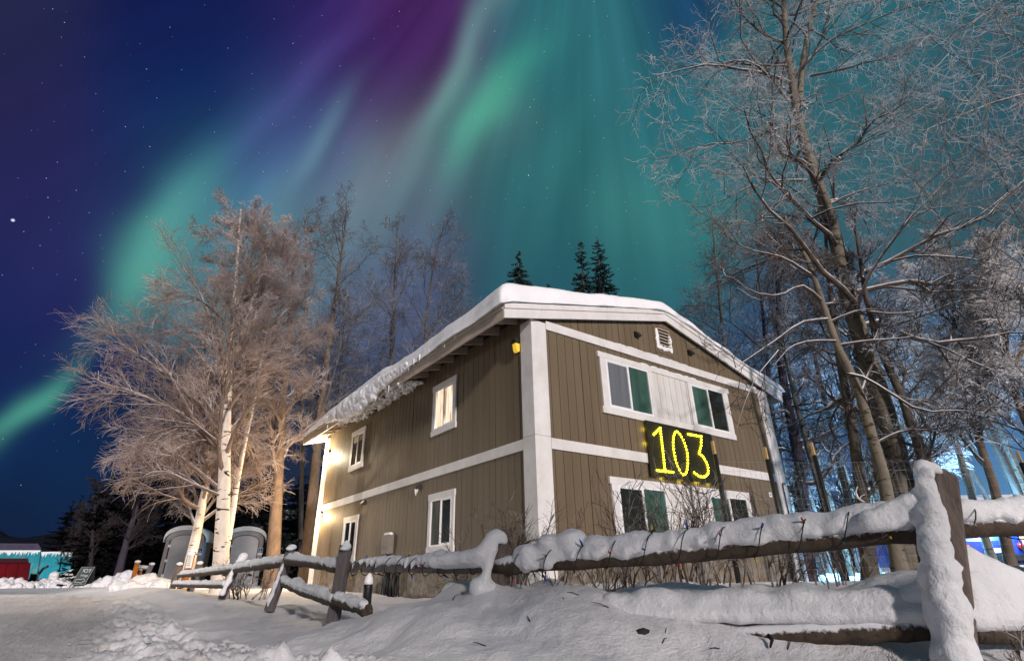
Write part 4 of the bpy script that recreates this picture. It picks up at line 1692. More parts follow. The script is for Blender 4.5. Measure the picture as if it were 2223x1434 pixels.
# ------------------------------------------------------------------ unlit string of coloured bulbs on the rails
def string_lights(name, label, a, b, turns, r, bulbs, seed, group='coloured string lights on the rails'):
    rng = random.Random(seed)
    a, b = Vector(a), Vector(b)
    ax = (b - a).normalized()
    up = Vector((0, 0, 1))
    sd = ax.cross(up).normalized()
    up = sd.cross(ax)
    root = thing(name, label, 'string lights', tuple(a), group)
    n = int(turns * 18)
    pts = []
    for i in range(n + 1):
        t = i / n
        th = 2 * math.pi * turns * t
        rr = r * (1 + .12 * math.sin(7.3 * t * turns))
        pts.append(a.lerp(b, t) + sd * (rr * math.cos(th)) + up * (rr * math.sin(th)))
    mb = MB()
    mb.tube(pts, .0034 * max(1, (a - Vector(CAM)).length / 4), 5)
    mb.build('cord', M['cord'], root)
    k = 0
    protos = {}
    cols = ['bulb_blue', 'bulb_gold', 'bulb_red', 'bulb_green', 'bulb_blue', 'bulb_red', 'bulb_gold']
    toward = (Vector(CAM) - (a + b) / 2).normalized()
    for i in range(bulbs):
        idx = int((i + .5 + rng.uniform(-.3, .3)) / bulbs * n)
        p = pts[min(idx, n)]
        mid = a.lerp(b, min(idx, n) / n)
        out = (p - mid).normalized()
        dirn = (out + toward * .7 + Vector((rng.uniform(-.5, .5), rng.uniform(-.5, .5), rng.uniform(-.2, .7)))).normalized()
        mb = MB()
        mb.tube([p, p + dirn * .022], [.007, .0065], 7)
        sk = mb.build('socket', M['cord'], root)
        mb = MB()
        mb.tube([p + dirn * .022, p + dirn * .034, p + dirn * .055], [.006, .0065, .0015], 7)
        mb.build('bulb', M[cols[i % 7]], sk)


string_lights('string_lights', 'coloured string lights wound round the long snowy rail before the house front', at(1985, 1128, 3.06), at(1095, 1228, 4.06), 11, .085, 24, 1)
string_lights('string_lights', 'coloured string lights wound round the rail right of the tall snow plastered post', at(2085, 1140, 3.0), S(5.3, 3.2, .735), 7, .085, 12, 2)
string_lights('string_lights', 'string lights wound round the squared grey rail under the left wall', at(1055, 1226, 4.2), at(765, 1229, 5.58), 10, .068, 16, 3)


# ------------------------------------------------------------------ trees
def norm(v):
    return v / (np.linalg.norm(v, axis=-1, keepdims=True) + 1e-12)


def grow(rng, P, R, n, t0, t1, L, ang, m, up=0.0, droop=0.0, wander=0.15, rr=0.6, rtip=0.004, prof=None, bias=None, jit=0.5):
    N, Mm, _ = P.shape
    t = (np.arange(n)[None, :] + rng.random((N, n))) / n * (t1 - t0) + t0
    x = t * (Mm - 1)
    i = np.minimum(x.astype(int), Mm - 2)
    f = (x - i)
    ar = np.arange(N)[:, None]
    p0 = P[ar, i] * (1 - f)[..., None] + P[ar, i + 1] * f[..., None]
    tan = norm(P[ar, i + 1] - P[ar, i])
    r0 = (R[ar, i] * (1 - f) + R[ar, i + 1] * f) * rr
    rv = rng.normal(size=tan.shape)
    perp = norm(rv - tan * (rv * tan).sum(-1, keepdims=True))
    a = ang * (1 + rng.normal(0, .22, t.shape))[..., None]
    dr = np.cos(a) * tan + np.sin(a) * perp
    if bias is not None:
        dr = norm(dr + np.asarray(bias))
    Ls = np.asarray(L, float)
    ln = (Ls[:, None] if Ls.ndim == 1 else Ls) * np.ones_like(t)
    if prof is not None:
        ln = ln * prof(t)
    ln = ln * (1 - jit / 2 + jit * rng.random(t.shape))
    K = N * n
    p = p0.reshape(K, 3)
    dr = dr.reshape(K, 3)
    ln = ln.reshape(K)
    r0 = r0.reshape(K)
    out = np.empty((K, m, 3))
    out[:, 0] = p
    for j in range(1, m):
        s = j / (m - 1)
        dr = dr + wander * rng.normal(size=dr.shape)
        dr[:, 2] += up * (1 - s) - droop * s
        dr = norm(dr)
        out[:, j] = out[:, j - 1] + dr * (ln / (m - 1))[:, None]
    s = np.linspace(0, 1, m)[None, :]
    rad = np.maximum(np.maximum(r0, rtip)[:, None] * (1 - .8 * s), rtip * (1 - .35 * s))
    return out, rad, ln


def resample(pts, n, rng=None, wob=0.0):
    P = np.array([tuple(p) for p in pts], float)
    L = np.concatenate([[0], np.cumsum(np.linalg.norm(np.diff(P, axis=0), axis=1))])
    # smooth by Catmull-Rom through the points
    t = np.linspace(0, L[-1], n)
    out = np.empty((n, 3))
    for k, q in enumerate(t):
        i = min(np.searchsorted(L, q, 'right') - 1, len(P) - 2)
        u = (q - L[i]) / max(L[i + 1] - L[i], 1e-9)
        p1, p2 = P[i], P[i + 1]
        pm = P[i - 1] if i > 0 else 2 * p1 - p2
        pn = P[i + 2] if i + 2 < len(P) else 2 * p2 - p1
        out[k] = .5 * (2 * p1 + (p2 - pm) * u + (2 * pm - 5 * p1 + 4 * p2 - pn) * u * u + (3 * p1 - pm - 3 * p2 + pn) * u ** 3)
    if rng is not None and wob:
        w = rng.normal(size=(n, 3)) * wob
        w[0] = 0
        out += np.cumsum(w, 0) * .35
    return out


KINDS = {
    # n1, t0, len1, ang1, up1, wander1 | n2, f2, ang2 | n3, f3, ang3 | n4, f4, ang4 | droop of the fine twigs, tip radius
    'birch': dict(n1=36, t0=.24, l1=.30, a1=.78, up=.05, w1=.10, d1=.05, n2=11, f2=.46, a2=.62, n3=9, f3=.46, a3=.6, n4=5, f4=.62, a4=.55, droop=.06, tip=.0052, prof=lambda t: (1.15 - t) ** .75),
    'poplar': dict(n1=34, t0=.16, l1=.20, a1=1.15, up=.03, w1=.25, d1=.0, n2=10, f2=.50, a2=.72, n3=8, f3=.48, a3=.75, n4=3, f4=.5, a4=.8, droop=.02, tip=.0050, prof=lambda t: (1.25 - t) ** .8),
    'dim': dict(n1=26, t0=.24, l1=.24, a1=.85, up=.06, w1=.13, d1=.0, n2=8, f2=.5, a2=.7, n3=6, f3=.5, a3=.75, n4=2, f4=.55, a4=.7, droop=.0, tip=.0075, prof=lambda t: (1.2 - t) ** .8),
    'frost': dict(n1=30, t0=.25, l1=.20, a1=.62, up=.10, w1=.10, d1=.02, n2=10, f2=.5, a2=.55, n3=9, f3=.5, a3=.6, n4=4, f4=.55, a4=.6, droop=.12, tip=.0085, prof=lambda t: (1.12 - t) ** .55),
    'wood': dict(n1=24, t0=.10, l1=.26, a1=.95, up=.05, w1=.15, d1=.0, n2=9, f2=.5, a2=.7, n3=7, f3=.5, a3=.75, n4=3, f4=.55, a4=.7, droop=.02, tip=.0085, prof=lambda t: (1.2 - t) ** .7),
}


def keep(P):
    """boughs that would lie against the house front or its roof have been pruned"""
    m = P[:, -1]
    bad = (m[:, 0] > -2) & (m[:, 0] < 7.3) & (m[:, 1] > -7) & (m[:, 1] < 13) & (m[:, 2] < 6.9)
    mid = P[:, P.shape[1] // 2]
    bad |= (mid[:, 0] > -1) & (mid[:, 0] < 8.5) & (mid[:, 1] > -.3) & (mid[:, 1] < 12) & (mid[:, 2] < 6.6)
    return ~bad


def crown_of(rng, stems, k, H, mats, extra=(), scale=1.0):
    """twigs of every order on the given stems (list of (P, R)); extra: explicit limbs (P, R)"""
    acc = Acc()
    nst = sum(max(1, 1) for _ in stems)
    A, B, LA = [], [], []
    for (P, R, share) in stems:
        n1 = max(4, int(k['n1'] * share))
        p, r, ln = grow(rng, P[None], R[None], n1, k['t0'] if share > .5 else .3, .985, k['l1'] * H * (share ** .35), k['a1'], 9, k['up'], k['d1'], k['w1'], .45, .008, k['prof'])
        kp = keep(p)
        A.append(p[kp])
        B.append(r[kp])
        LA.append(ln[kp])
    for (P, R) in extra:
        A.append(resample([Vector(q) for q in P], 9, rng, .01)[None])
        B.append((R * (1 - .8 * np.linspace(0, 1, 9)))[None])
        LA.append(np.array([np.linalg.norm(np.diff(A[-1][0], axis=0), axis=1).sum()]))
    P1, R1, L1 = np.concatenate(A), np.concatenate(B), np.concatenate(LA)
    acc.tubes(P1, R1, 5, 0)
    tip = k['tip'] * scale
    P2, R2, L2 = grow(rng, P1, R1, k['n2'], .18, 1.0, L1 * k['f2'], k['a2'], 6, k['up'] * .5, k['d1'], k['w1'] * 1.1, .55, tip * 1.3, lambda t: 1.25 - .7 * t)
    kp = keep(P2) | (rng.random(len(P2)) < .08)
    P2, R2, L2 = P2[kp], R2[kp], L2[kp]
    acc.tubes(P2, R2, 4, 0)
    P3, R3, L3 = grow(rng, P2, R2, k['n3'], .15, 1.0, L2 * k['f3'], k['a3'], 5, 0, k['droop'], k['w1'] * 1.3, .6, tip, lambda t: 1.25 - .6 * t)
    acc.tubes(P3, R3, 3, 1)
    if k['n4']:
        P4, R4, L4 = grow(rng, P3, R3, k['n4'], .2, 1.0, L3 * k['f4'], k['a4'], 4, 0, k['droop'] * 1.5, k['w1'] * 1.5, .7, tip * .85)
        acc.tubes(P4, R4, 3, 1)
    return acc.mesh('crown', mats)


def tree(name, label, stems, d, kind, mats, seed, limbs=(), group=None, base_drop=True, scale=1.0, crown=True, lf=1.0):
    """stems: list of (pixel path, base radius, top radius, share of the limbs); limbs: (pixel path with depth, radius)"""
    rng = np.random.default_rng(seed)
    k = KINDS[kind]
    paths = []
    for (px, r0, r1, share) in stems:
        pts = [at(*(q if len(q) == 3 else (q[0], q[1], d))) for q in px]
        if base_drop and len(paths) == 0 or share >= 1:
            b = pts[0]
            g0 = gz(b.x, b.y)
            if b.z > g0 - .1:
                nx = pts[1] - pts[0]
                tdown = (b.z - g0 + .15) / max(nx.z, .2)
                pts.insert(0, b - nx * min(tdown, 3.0) if nx.z > .2 else Vector((b.x, b.y, g0 - .15)))
        P = resample(pts, 26, rng, .012)
        R = r0 + (r1 - r0) * np.linspace(0, 1, 26) ** .8
        R[0] *= 1.25
        R[1] *= 1.08
        paths.append((P, R, share))
    base = paths[0][0][0]
    root = thing(name, label, 'tree', tuple(base), group)
    acc = Acc()
    for (P, R, s) in paths:
        acc.tubes(P[None], R[None], 12, 0)
    link('trunk', acc.mesh('trunk', M[mats[0]]), root)
    if crown:
        H = lf * float(paths[0][0][-1][2] - paths[0][0][0][2])
        ex = [([at(*q) for q in lp], lr) for (lp, lr) in limbs]
        link('crown', crown_of(rng, paths, k, H, [M[mats[1]], M[mats[2]]], ex, scale), root)
    return root


def copy_tree(root, loc, rz, sc=1.0, label=None):
    c = root.copy()
    COL.objects.link(c)
    for ch in root.children:
        q = ch.copy()
        COL.objects.link(q)
        q.parent = c
        q.matrix_parent_inverse = ch.matrix_parent_inverse.copy()
    c.location = loc
    c.rotation_euler = (0, 0, rz)
    c.scale = (sc, sc, sc)
    if label:
        c['label'] = label
    return c


BI = ('bark_birch', 'limb_birch', 'twig_birch')
# ---- left of the house: the lit birches
tree('birch_tree', 'large white birch with a broad frosted crown standing behind the rail fence', [
    ([(479, 1232), (485, 1100), (490, 980), (497, 820), (506, 690), (514, 590), (520, 500), (523, 455)], .24, .02, 1.0),
    ([(496, 800), (520, 740), (545, 665), (566, 590), (585, 520)], .10, .02, .5),
], 16, 'birch', BI, 11, limbs=[
    ([(490, 985, 16), (440, 945, 15.6), (390, 926, 15.2), (330, 938, 15), (292, 932, 14.8)], .075),
    ([(486, 1000, 16), (455, 950, 15.5), (415, 900, 15.2), (370, 815, 15), (320, 760, 14.8)], .075),
    ([(496, 845, 16), (455, 800, 15.6), (400, 735, 15.5), (330, 710, 15.2), (290, 700, 15.1)], .065),
    ([(498, 815, 16), (470, 740, 16.3), (440, 650, 16.5), (400, 585, 16.6), (370, 560, 16.6)], .06),
    ([(478, 1060, 16), (440, 1030, 15.7), (380, 985, 15.3), (300, 960, 15.0), (262, 980, 14.9)], .06),
    ([(480, 1075, 15.9), (410, 1045, 15.4), (350, 1020, 15), (290, 1040, 14.8), (275, 1040, 14.8)], .05),
    ([(440, 880, 15.3), (330, 790, 15), (255, 740, 14.8), (240, 705, 14.9)], .055),
    ([(400, 900, 15.1), (290, 850, 14.8), (220, 830, 14.6), (215, 805, 14.7)], .05),
], scale=1.0)
tree('birch_tree', 'leaning white birch stem lit from the right beside the toilets', [
    ([(408, 1240), (425, 1165), (440, 1090), (452, 1020), (458, 940), (462, 860), (470, 780)], .20, .03, 1.0)], 18.5, 'birch', BI, 12, limbs=[
    ([(436, 1105, 18.5), (400, 1085, 18), (385, 1040, 17.7), (370, 1000, 17.5), (335, 950, 17.2)], .075),
    ([(450, 1040, 18.5), (400, 1010, 18), (340, 1000, 17.5), (290, 1015, 17.3)], .05),
    ([(455, 985, 18.5), (400, 900, 18), (330, 860, 17.7), (285, 855, 17.6)], .05)], scale=1.1)
tree('birch_tree', 'thin birch stem glowing orange just right of the broad white birch', [
    ([(486, 1212), (500, 1140), (512, 1060), (525, 985), (545, 890), (562, 800), (580, 700), (592, 620)], .115, .02, 1.0)], 17.2, 'birch', BI, 13, scale=1.05, lf=.45)
tree('brown_tree', 'tall brown barked tree with frosted twigs left of the house', [
    ([(588, 1270), (596, 1180), (602, 1080), (610, 960), (620, 820), (630, 690), (640, 560), (648, 480)], .27, .02, 1.0)], 20, 'birch', ('bark_brown', 'limb_birch', 'twig_birch'), 14, scale=1.1, lf=.52)
DI = ('bark_brown', 'limb_dim', 'twig_dim')
tree('poplar_tree', 'tall bare tree close behind the lamp lit house corner', [
    ([(662, 1250), (672, 1150), (684, 1020), (698, 880), (712, 760), (728, 640), (742, 540), (752, 448)], .29, .03, 1.0)], 24, 'dim', DI, 15, scale=1.2)
tree('poplar_tree', 'slim bare tree with a pale top behind the brown barked tree', [
    ([(650, 1240), (655, 1050), (660, 800), (664, 600), (668, 452)], .17, .02, 1.0)], 31, 'dim', DI, 16, scale=1.3)
tree('poplar_tree', 'slender dark tree just right of the lamp lit corner tree', [
    ([(716, 1240), (724, 1050), (736, 880), (744, 740), (748, 640)], .16, .02, 1.0)], 27, 'dim', ('bark_dark', 'limb_dim', 'twig_dim'), 17, scale=1.2)
tree('poplar_tree', 'bare tree with a rounded top above the middle of the left eave', [
    ([(838, 1240), (842, 1050), (846, 880), (850, 740), (856, 610), (862, 486)], .25, .02, 1.0)], 30, 'dim', ('bark_dark', 'limb_dim', 'twig_dim'), 18, scale=1.3)
tree('poplar_tree', 'forked dark bare tree rising above the left eave nearest the roof corner', [
    ([(912, 1240), (918, 1050), (920, 860), (924, 720), (932, 640), (945, 560), (966, 478)], .25, .02, 1.0),
    ([(922, 760), (940, 710), (975, 670), (1010, 625)], .10, .02, .4)], 29, 'dim', ('bark_dark', 'limb_dim', 'twig_dim'), 19, scale=1.25)

# ---- right of the house: the big poplars
PO = ('bark_dark', 'limb_dark', 'twig_poplar')
tree('poplar_tree', 'biggest poplar with thick dark trunk and frosted crown above the right gable', [
    ([(1972, 1200), (1956, 1040), (1930, 930), (1902, 835), (1872, 740), (1846, 660), (1814, 521), (1790, 440), (1762, 360), (1734, 268), (1719, 173), (1706, 90), (1700, -20), (1694, -160)], .275, .04, 1.0),
    ([(1736, 220), (1742, 150), (1756, 70), (1785, -40), (1800, -150)], .095, .03, .45)], 12.0, 'poplar', ('bark_aspen', 'limb_dark', 'twig_poplar'), 21, limbs=[
    ([(1716, 180, 12.0), (1660, 160, 11.7), (1600, 150, 11.4), (1540, 140, 11.2), (1470, 155, 11.0), (1420, 165, 10.8)], 0.057),
    ([(1706, 95, 12.0), (1660, 75, 11.8), (1610, 30, 11.6), (1585, -30, 11.5)], 0.054),
    ([(1745, 140, 12.0), (1800, 90, 11.8), (1870, 55, 11.6), (1960, 20, 11.4), (2060, 0, 11.2)], 0.047),
    ([(1735, 270, 12.0), (1690, 280, 11.6), (1600, 310, 11.3), (1530, 315, 11.1), (1480, 340, 10.9)], 0.049),
    ([(1752, 392, 12.0), (1700, 392, 11.6), (1640, 400, 11.4), (1580, 430, 11.2), (1530, 450, 11.1)], 0.046),
    ([(1758, 165, 12.0), (1830, 150, 11.7), (1900, 130, 11.5), (1980, 115, 11.4)], 0.046),
    ([(1775, 400, 12.0), (1830, 330, 11.8), (1900, 290, 11.6), (1965, 228, 11.4)], 0.041),
    ([(1855, 700, 12.0), (1880, 610, 11.4), (1960, 490, 11.0), (2040, 410, 10.7), (2090, 350, 10.5)], 0.049),
    ([(1790, 450, 12.0), (1850, 420, 11.8), (1920, 400, 11.7), (1965, 396, 11.6)], 0.035),
], scale=1.35)
tree('aspen_tree', 'slender pale aspen trunk in front of the biggest poplar', [
    ([(1948, 1200), (1919, 1035), (1895, 950), (1873, 877), (1848, 815), (1818, 751), (1800, 700), (1783, 650), (1766, 600), (1740, 540), (1700, 470)], 0.155, .04, 1.0)], 11.0, 'poplar', ('bark_aspen', 'limb_dark', 'twig_poplar'), 22, limbs=[
    ([(1782, 652, 11.0), (1740, 620, 10.6), (1690, 640, 10.3), (1630, 630, 10.1), (1590, 600, 10.0)], 0.046),
    ([(1797, 692, 11.0), (1740, 700, 10.6), (1680, 740, 10.3), (1620, 780, 10.0), (1590, 800, 9.8)], 0.041),
    ([(1818, 740, 11.0), (1770, 738, 10.6), (1720, 750, 10.4), (1680, 790, 10.2)], 0.038),
    ([(1800, 700, 11.0), (1860, 675, 10.7), (1930, 680, 10.5), (2010, 672, 10.3), (2040, 650, 10.2)], 0.041),
    ([(1818, 750, 11.0), (1880, 740, 10.7), (1950, 735, 10.5), (2010, 725, 10.4)], 0.041),
    ([(1840, 810, 11.0), (1880, 820, 10.7), (1930, 850, 10.5), (2000, 890, 10.3), (2080, 890, 10.1), (2160, 900, 10.0)], 0.041),
    ([(1766, 600, 11.0), (1700, 560, 10.6), (1620, 540, 10.2), (1560, 500, 10.1)], 0.041),
    ([(1690, 760, 10.2), (1640, 820, 9.7), (1615, 880, 9.5), (1600, 930, 9.4)], 0.016),
    ([(1905, 960, 11.0), (1960, 935, 10.8), (2040, 930, 10.6), (2120, 900, 10.4)], 0.034),
], scale=1.35)
tree('poplar_tree', 'dark purple trunk with a snowy limb right beside the house', [
    ([(1752, 1200), (1739, 1023), (1724, 940), (1708, 860), (1696, 780), (1692, 690), (1688, 600), (1680, 500)], 0.22, .05, 1.0)], 15.8, 'poplar', ('bark_purple', 'limb_dark', 'twig_dim'), 23, limbs=[
    ([(1742, 1048, 15.8), (1775, 1046, 15.4), (1800, 1020, 15.2), (1815, 985, 15.1), (1850, 955, 15.0), (1900, 930, 14.8)], .075),
    ([(1728, 960, 15.8), (1770, 950, 15.5), (1820, 925, 15.3), (1860, 890, 15.1)], .06)], scale=1.2, lf=.75)
tree('poplar_tree', 'short dark trunk at the right corner of the house', [
    ([(1712, 1210), (1700, 1060), (1685, 960), (1672, 880), (1662, 760), (1650, 640), (1640, 560)], .18, .03, 1.0)], 18.0, 'wood', ('bark_purple', 'limb_dim', 'twig_dim'), 24, scale=1.0, lf=1.15)
tree('poplar_tree', 'bare tree whose twigs rise behind the right slope of the roof', [
    ([(1600, 1215), (1590, 1000), (1578, 800), (1562, 640), (1548, 500)], .20, .03, 1.0)], 22, 'wood', ('bark_dark', 'limb_dim', 'twig_dim'), 31, scale=1.05, lf=1.0)
tree('poplar_tree', 'grey trunk left of the slender pale aspen', [
    ([(1886, 1210), (1873, 1086), (1860, 1000), (1848, 918), (1830, 820), (1812, 700), (1800, 580), (1790, 470)], .17, .03, 1.0)], 12, 'wood', ('bark_dark', 'limb_dim', 'twig_dim'), 25, scale=.9, lf=.62)
tree('poplar_tree', 'grey leaning trunk right of the biggest poplar', [
    ([(2030, 1200), (2002, 994), (1978, 920), (1956, 855), (1926, 790), (1902, 730), (1880, 640), (1868, 560), (1850, 460)], .15, .03, 1.0)], 11.5, 'wood', ('bark_dark', 'limb_dim', 'twig_blue'), 26, scale=.9, lf=.58)
FR = ('bark_aspen', 'limb_dark', 'twig_frost')
tree('frosted_birch', 'white frosted birch with a slim dark trunk rising behind the tall snowy post', [
    ([(2190, 1200), (2161, 1065), (2134, 980), (2111, 897), (2094, 830), (2078, 759), (2070, 680), (2066, 600), (2062, 520)], .13, .02, 1.0)], 13, 'frost', ('bark_brown', 'limb_dark', 'twig_frost'), 27, scale=1.25)
tree('frosted_birch', 'white frosted birch leaning in at the right edge', [
    ([(2330, 1200), (2270, 1010), (2216, 885), (2196, 810), (2182, 751), (2168, 680), (2164, 600), (2166, 510)], .13, .02, 1.0),
    ([(2200, 820), (2225, 740), (2245, 650), (2250, 560)], .07, .02, .6)], 12.2, 'frost', ('bark_brown', 'limb_dark', 'twig_frost'), 28, scale=1.25)
tree('frosted_birch', 'smaller frosted tree between the biggest poplar and the frosted birch', [
    ([(2020, 1200), (2005, 1000), (1990, 840), (1982, 720), (1980, 640), (1990, 590)], .10, .02, 1.0)], 17, 'frost', FR, 29, scale=1.25)
# overhanging limbs of a tree that stands out of frame on the right
tree('poplar_tree', 'tree off the right edge whose frosted limbs hang into the sky', [
    ([(2700, 1500), (2620, 1000), (2540, 500), (2470, 100), (2420, -200)], 0.26, .10, .18)], 11.3, 'poplar', ('bark_aspen', 'limb_dark', 'twig_over'), 30, limbs=[
    ([(2480, 150, 11.3), (2380, 60, 11.1), (2280, 30, 11.0), (2200, 35, 10.9), (2150, 10, 10.8)], 0.060),
    ([(2470, 120, 11.3), (2350, -20, 11.1), (2250, -30, 11.0), (2130, 30, 10.9), (2100, 60, 10.9)], 0.051),
    ([(2500, 330, 11.3), (2360, 230, 11.1), (2240, 205, 10.9), (2150, 225, 10.8), (2060, 262, 10.7), (1990, 290, 10.6)], 0.058),
    ([(2490, 250, 11.3), (2360, 120, 11.2), (2250, 90, 11.1), (2160, 130, 11.0)], 0.048),
    ([(2520, 480, 11.3), (2360, 370, 11.0), (2240, 380, 10.8), (2180, 430, 10.7), (2110, 480, 10.6), (2050, 515, 10.5)], 0.048),
    ([(2510, 400, 11.3), (2380, 310, 11.2), (2260, 330, 11.1), (2200, 360, 11.0)], 0.037),
], scale=1.6, lf=.7)
# ---- woods behind on the right, washed with blue light: a few kinds, each copied as its own tree
SHADE_TREE_N = 18


def woods():
    protos = []
    for q, (seed, mats) in enumerate(((41, ('bark_dark', 'limb_dim', 'twig_blue')), (42, ('bark_aspen', 'limb_dim', 'twig_blue')), (43, ('bark_dark', 'limb_dim', 'twig_blue')))):
        rng = np.random.default_rng(seed)
        H = 9.0
        P = resample([Vector((0, 0, -.2)), Vector((.1, .05, 2.5)), Vector((.05 + .2 * q, .1, 5.5)), Vector((.3, 0, H))], 26, rng, .02)
        R = .13 + (.02 - .13) * np.linspace(0, 1, 26)
        root = thing('woodland_tree', 'bare frosted woodland tree lit blue in the crowd behind the wire fence', 'tree', (0, 0, 0), 'woodland trees behind the wire fence')
        a = Acc()
        a.tubes(P[None], R[None], 9, 0)
        link('trunk', a.mesh('trunk', M[mats[0]]), root)
        link('crown', crown_of(rng, [(P, R, 1.0)], KINDS['wood'], H, [M[mats[1]], M[mats[2]]], (), 1.15), root)
        protos.append(root)
    rng = random.Random(77)
    spots = []
    for row, (d, n, x0, x1) in enumerate(((15.5, 6, 1760, 2330), (19, 8, 1740, 2420), (24, 10, 1700, 2420), (30, 12, 1640, 2420))):
        for i in range(n):
            spots.append((x0 + (x1 - x0) * (i + rng.uniform(.1, .9)) / n, d + rng.uniform(-1.5, 1.5)))
    for i, (px, d) in enumerate(spots):
        p = at(px, 1240, d)
        loc = (p.x, p.y, gz(p.x, p.y))
        sc = rng.uniform(.75, 1.15) * (1.0 + (d - 15) * .012)
        r = protos[i % 3]
        if i < 3:
            r.location = loc
            r.rotation_euler = (0, 0, rng.uniform(0, 6.28))
            r.scale = (sc, sc, sc)
        else:
            copy_tree(r, loc, rng.uniform(0, 6.28), sc)
    # trees added out of view behind the viewer: their bare crowns shade the near snow
    for i in range(SHADE_TREE_N):
        sx = -4 + 21 * (i + rng.uniform(.2, .8)) / SHADE_TREE_N
        p = S(sx, rng.uniform(-15, -10)) if i else S(8.3, -11)
        sc = rng.uniform(.76, .90)
        c = copy_tree(protos[i % 3], (p.x, p.y, p.z), rng.uniform(0, 6.28), sc, 'added bare tree out of view that shades the near snow')
        c['group'] = 'added shade trees behind the viewer'
    # young birches between them, thin pale stems seen under the rail
    return protos


woods()


def spruce(name, label, base, H, rad, seed, mat, group=None, nb=70, t0=.12, dens=26, snow=False):
    rng = np.random.default_rng(seed)
    root = thing(name, label, 'tree', tuple(base), group)
    a = Acc()
    P = resample([Vector(base) - Vector((0, 0, .2)), Vector(base) + Vector((.05, 0, H * .5)), Vector(base) + Vector((.0, .05, H))], 12)
    a.tubes(P[None], (rad * .055 * (1 - .92 * np.linspace(0, 1, 12)))[None] + .01, 8, 0)
    link('trunk', a.mesh('trunk', M['bark_dark'] if mat != 'needles_black' else M[mat]), root)
    a = Acc()
    t = np.sort(rng.random(nb)) * (1 - t0) + t0
    th = rng.random(nb) * 6.283
    ln = rad * (1.02 - t) ** .75 * rng.uniform(.55, 1.15, nb)
    m = 6
    s = np.linspace(0, 1, m)
    dirh = np.stack([np.cos(th), np.sin(th), np.zeros(nb)], -1)
    B = np.array(base)[None, None, :] + dirh[:, None, :] * (s[None, :, None] * ln[:, None, None])
    B[:, :, 2] += (t * H)[:, None] + (-.34 * s[None] + .26 * s[None] ** 2.4) * ln[:, None]
    a.tubes(B, np.maximum(.016 * ln[:, None] * (1 - .8 * s[None]), .006), 3, 0)
    # sprays of needles: short flat blades all along and around each branch
    K = dens
    u = rng.random((nb, K)) ** .8
    x = u * (m - 1)
    i = np.minimum(x.astype(int), m - 2)
    f = (x - i)[..., None]
    ar = np.arange(nb)[:, None]
    c = B[ar, i] * (1 - f) + B[ar, i + 1] * f
    tan = norm(B[ar, i + 1] - B[ar, i])
    side = norm(np.cross(tan, np.array([0, 0, 1.0])))
    sg = rng.choice([-1, 1], (nb, K))[..., None]
    out = norm(tan * .75 + side * sg * rng.uniform(.3, 1.0, (nb, K))[..., None] + np.array([0, 0, 1.0]) * rng.uniform(-.55, .25, (nb, K))[..., None])
    L = (ln[:, None] * .30 * rng.uniform(.5, 1.2, (nb, K)) * (1.15 - .6 * u) + .03)[..., None]
    wd = norm(np.cross(out, rng.normal(size=out.shape))) * (L * rng.uniform(.10, .2, (nb, K))[..., None])
    Q = np.stack([c - wd * .6, c + out * L * .55 - wd, c + out * L, c + out * L * .5 + wd], 2).reshape(-1, 4, 3)
    a.quads(Q, 0)
    link('foliage', a.mesh('foliage', M[mat], smooth=False), root)
    return root


def spruces():
    for (px, top, d, r, lab, sd_) in ((1125, 545, 34, 1.25, 'bushy spruce tip above the left half of the roof', 1), (1259, 521, 33, .95, 'left spruce of the close pair above the roof', 2), (1296, 516, 33.6, 1.2, 'right spruce of the close pair with drooping branches', 3), (1189, 612, 36, .8, 'tiny spruce tip between the bushy spruce and the close pair', 4)):
        b = at(px + 12, 1240, d)
        tp = at(px, top, d)
        base = Vector((tp.x, tp.y, gz(tp.x, tp.y)))
        spruce('spruce_tree', lab, base, tp.z - base.z, r * 3.1, sd_, 'needles', None, 170, .55, 60)
    # snow laden spruces behind the toilets
    for (px, top, d, r, lab, sd_) in ((612, 1040, 29, 2.7, 'snow laden spruce left of the lamp lit house corner', 5), (556, 1085, 31, 2.4, 'lower snow laden spruce behind the right toilet', 6)):
        tp = at(px, top, d)
        base = Vector((tp.x, tp.y, gz(tp.x, tp.y)))
        spruce('spruce_tree', lab, base, tp.z - base.z, r, sd_, 'needles_snow', None, 110, .05, 46)
    # the black edge of the forest on the left
    rng = random.Random(5)
    proto = None
    spots = []
    for i in range(34):
        px = 150 + 560 * (i + rng.random()) / 34
        spots.append((px, rng.uniform(38, 58)))
    for i, (px, d) in enumerate(spots):
        top = 1010 + 130 * max(0, (300 - px) / 200) + rng.uniform(-30, 45)
        tp = at(px, top, d)
        z0 = gz(tp.x, tp.y)
        H = tp.z - z0
        if proto is None:
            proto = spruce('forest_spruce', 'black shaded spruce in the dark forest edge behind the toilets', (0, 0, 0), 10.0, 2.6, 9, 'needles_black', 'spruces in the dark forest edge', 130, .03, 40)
            r = proto
        else:
            r = copy_tree(proto, (0, 0, 0), 0)
        r.location = (tp.x, tp.y, z0)
        r.rotation_euler = (0, 0, rng.uniform(0, 6.28))
        r.scale = (H / 10 * 1.1,) * 2 + (H / 10,)


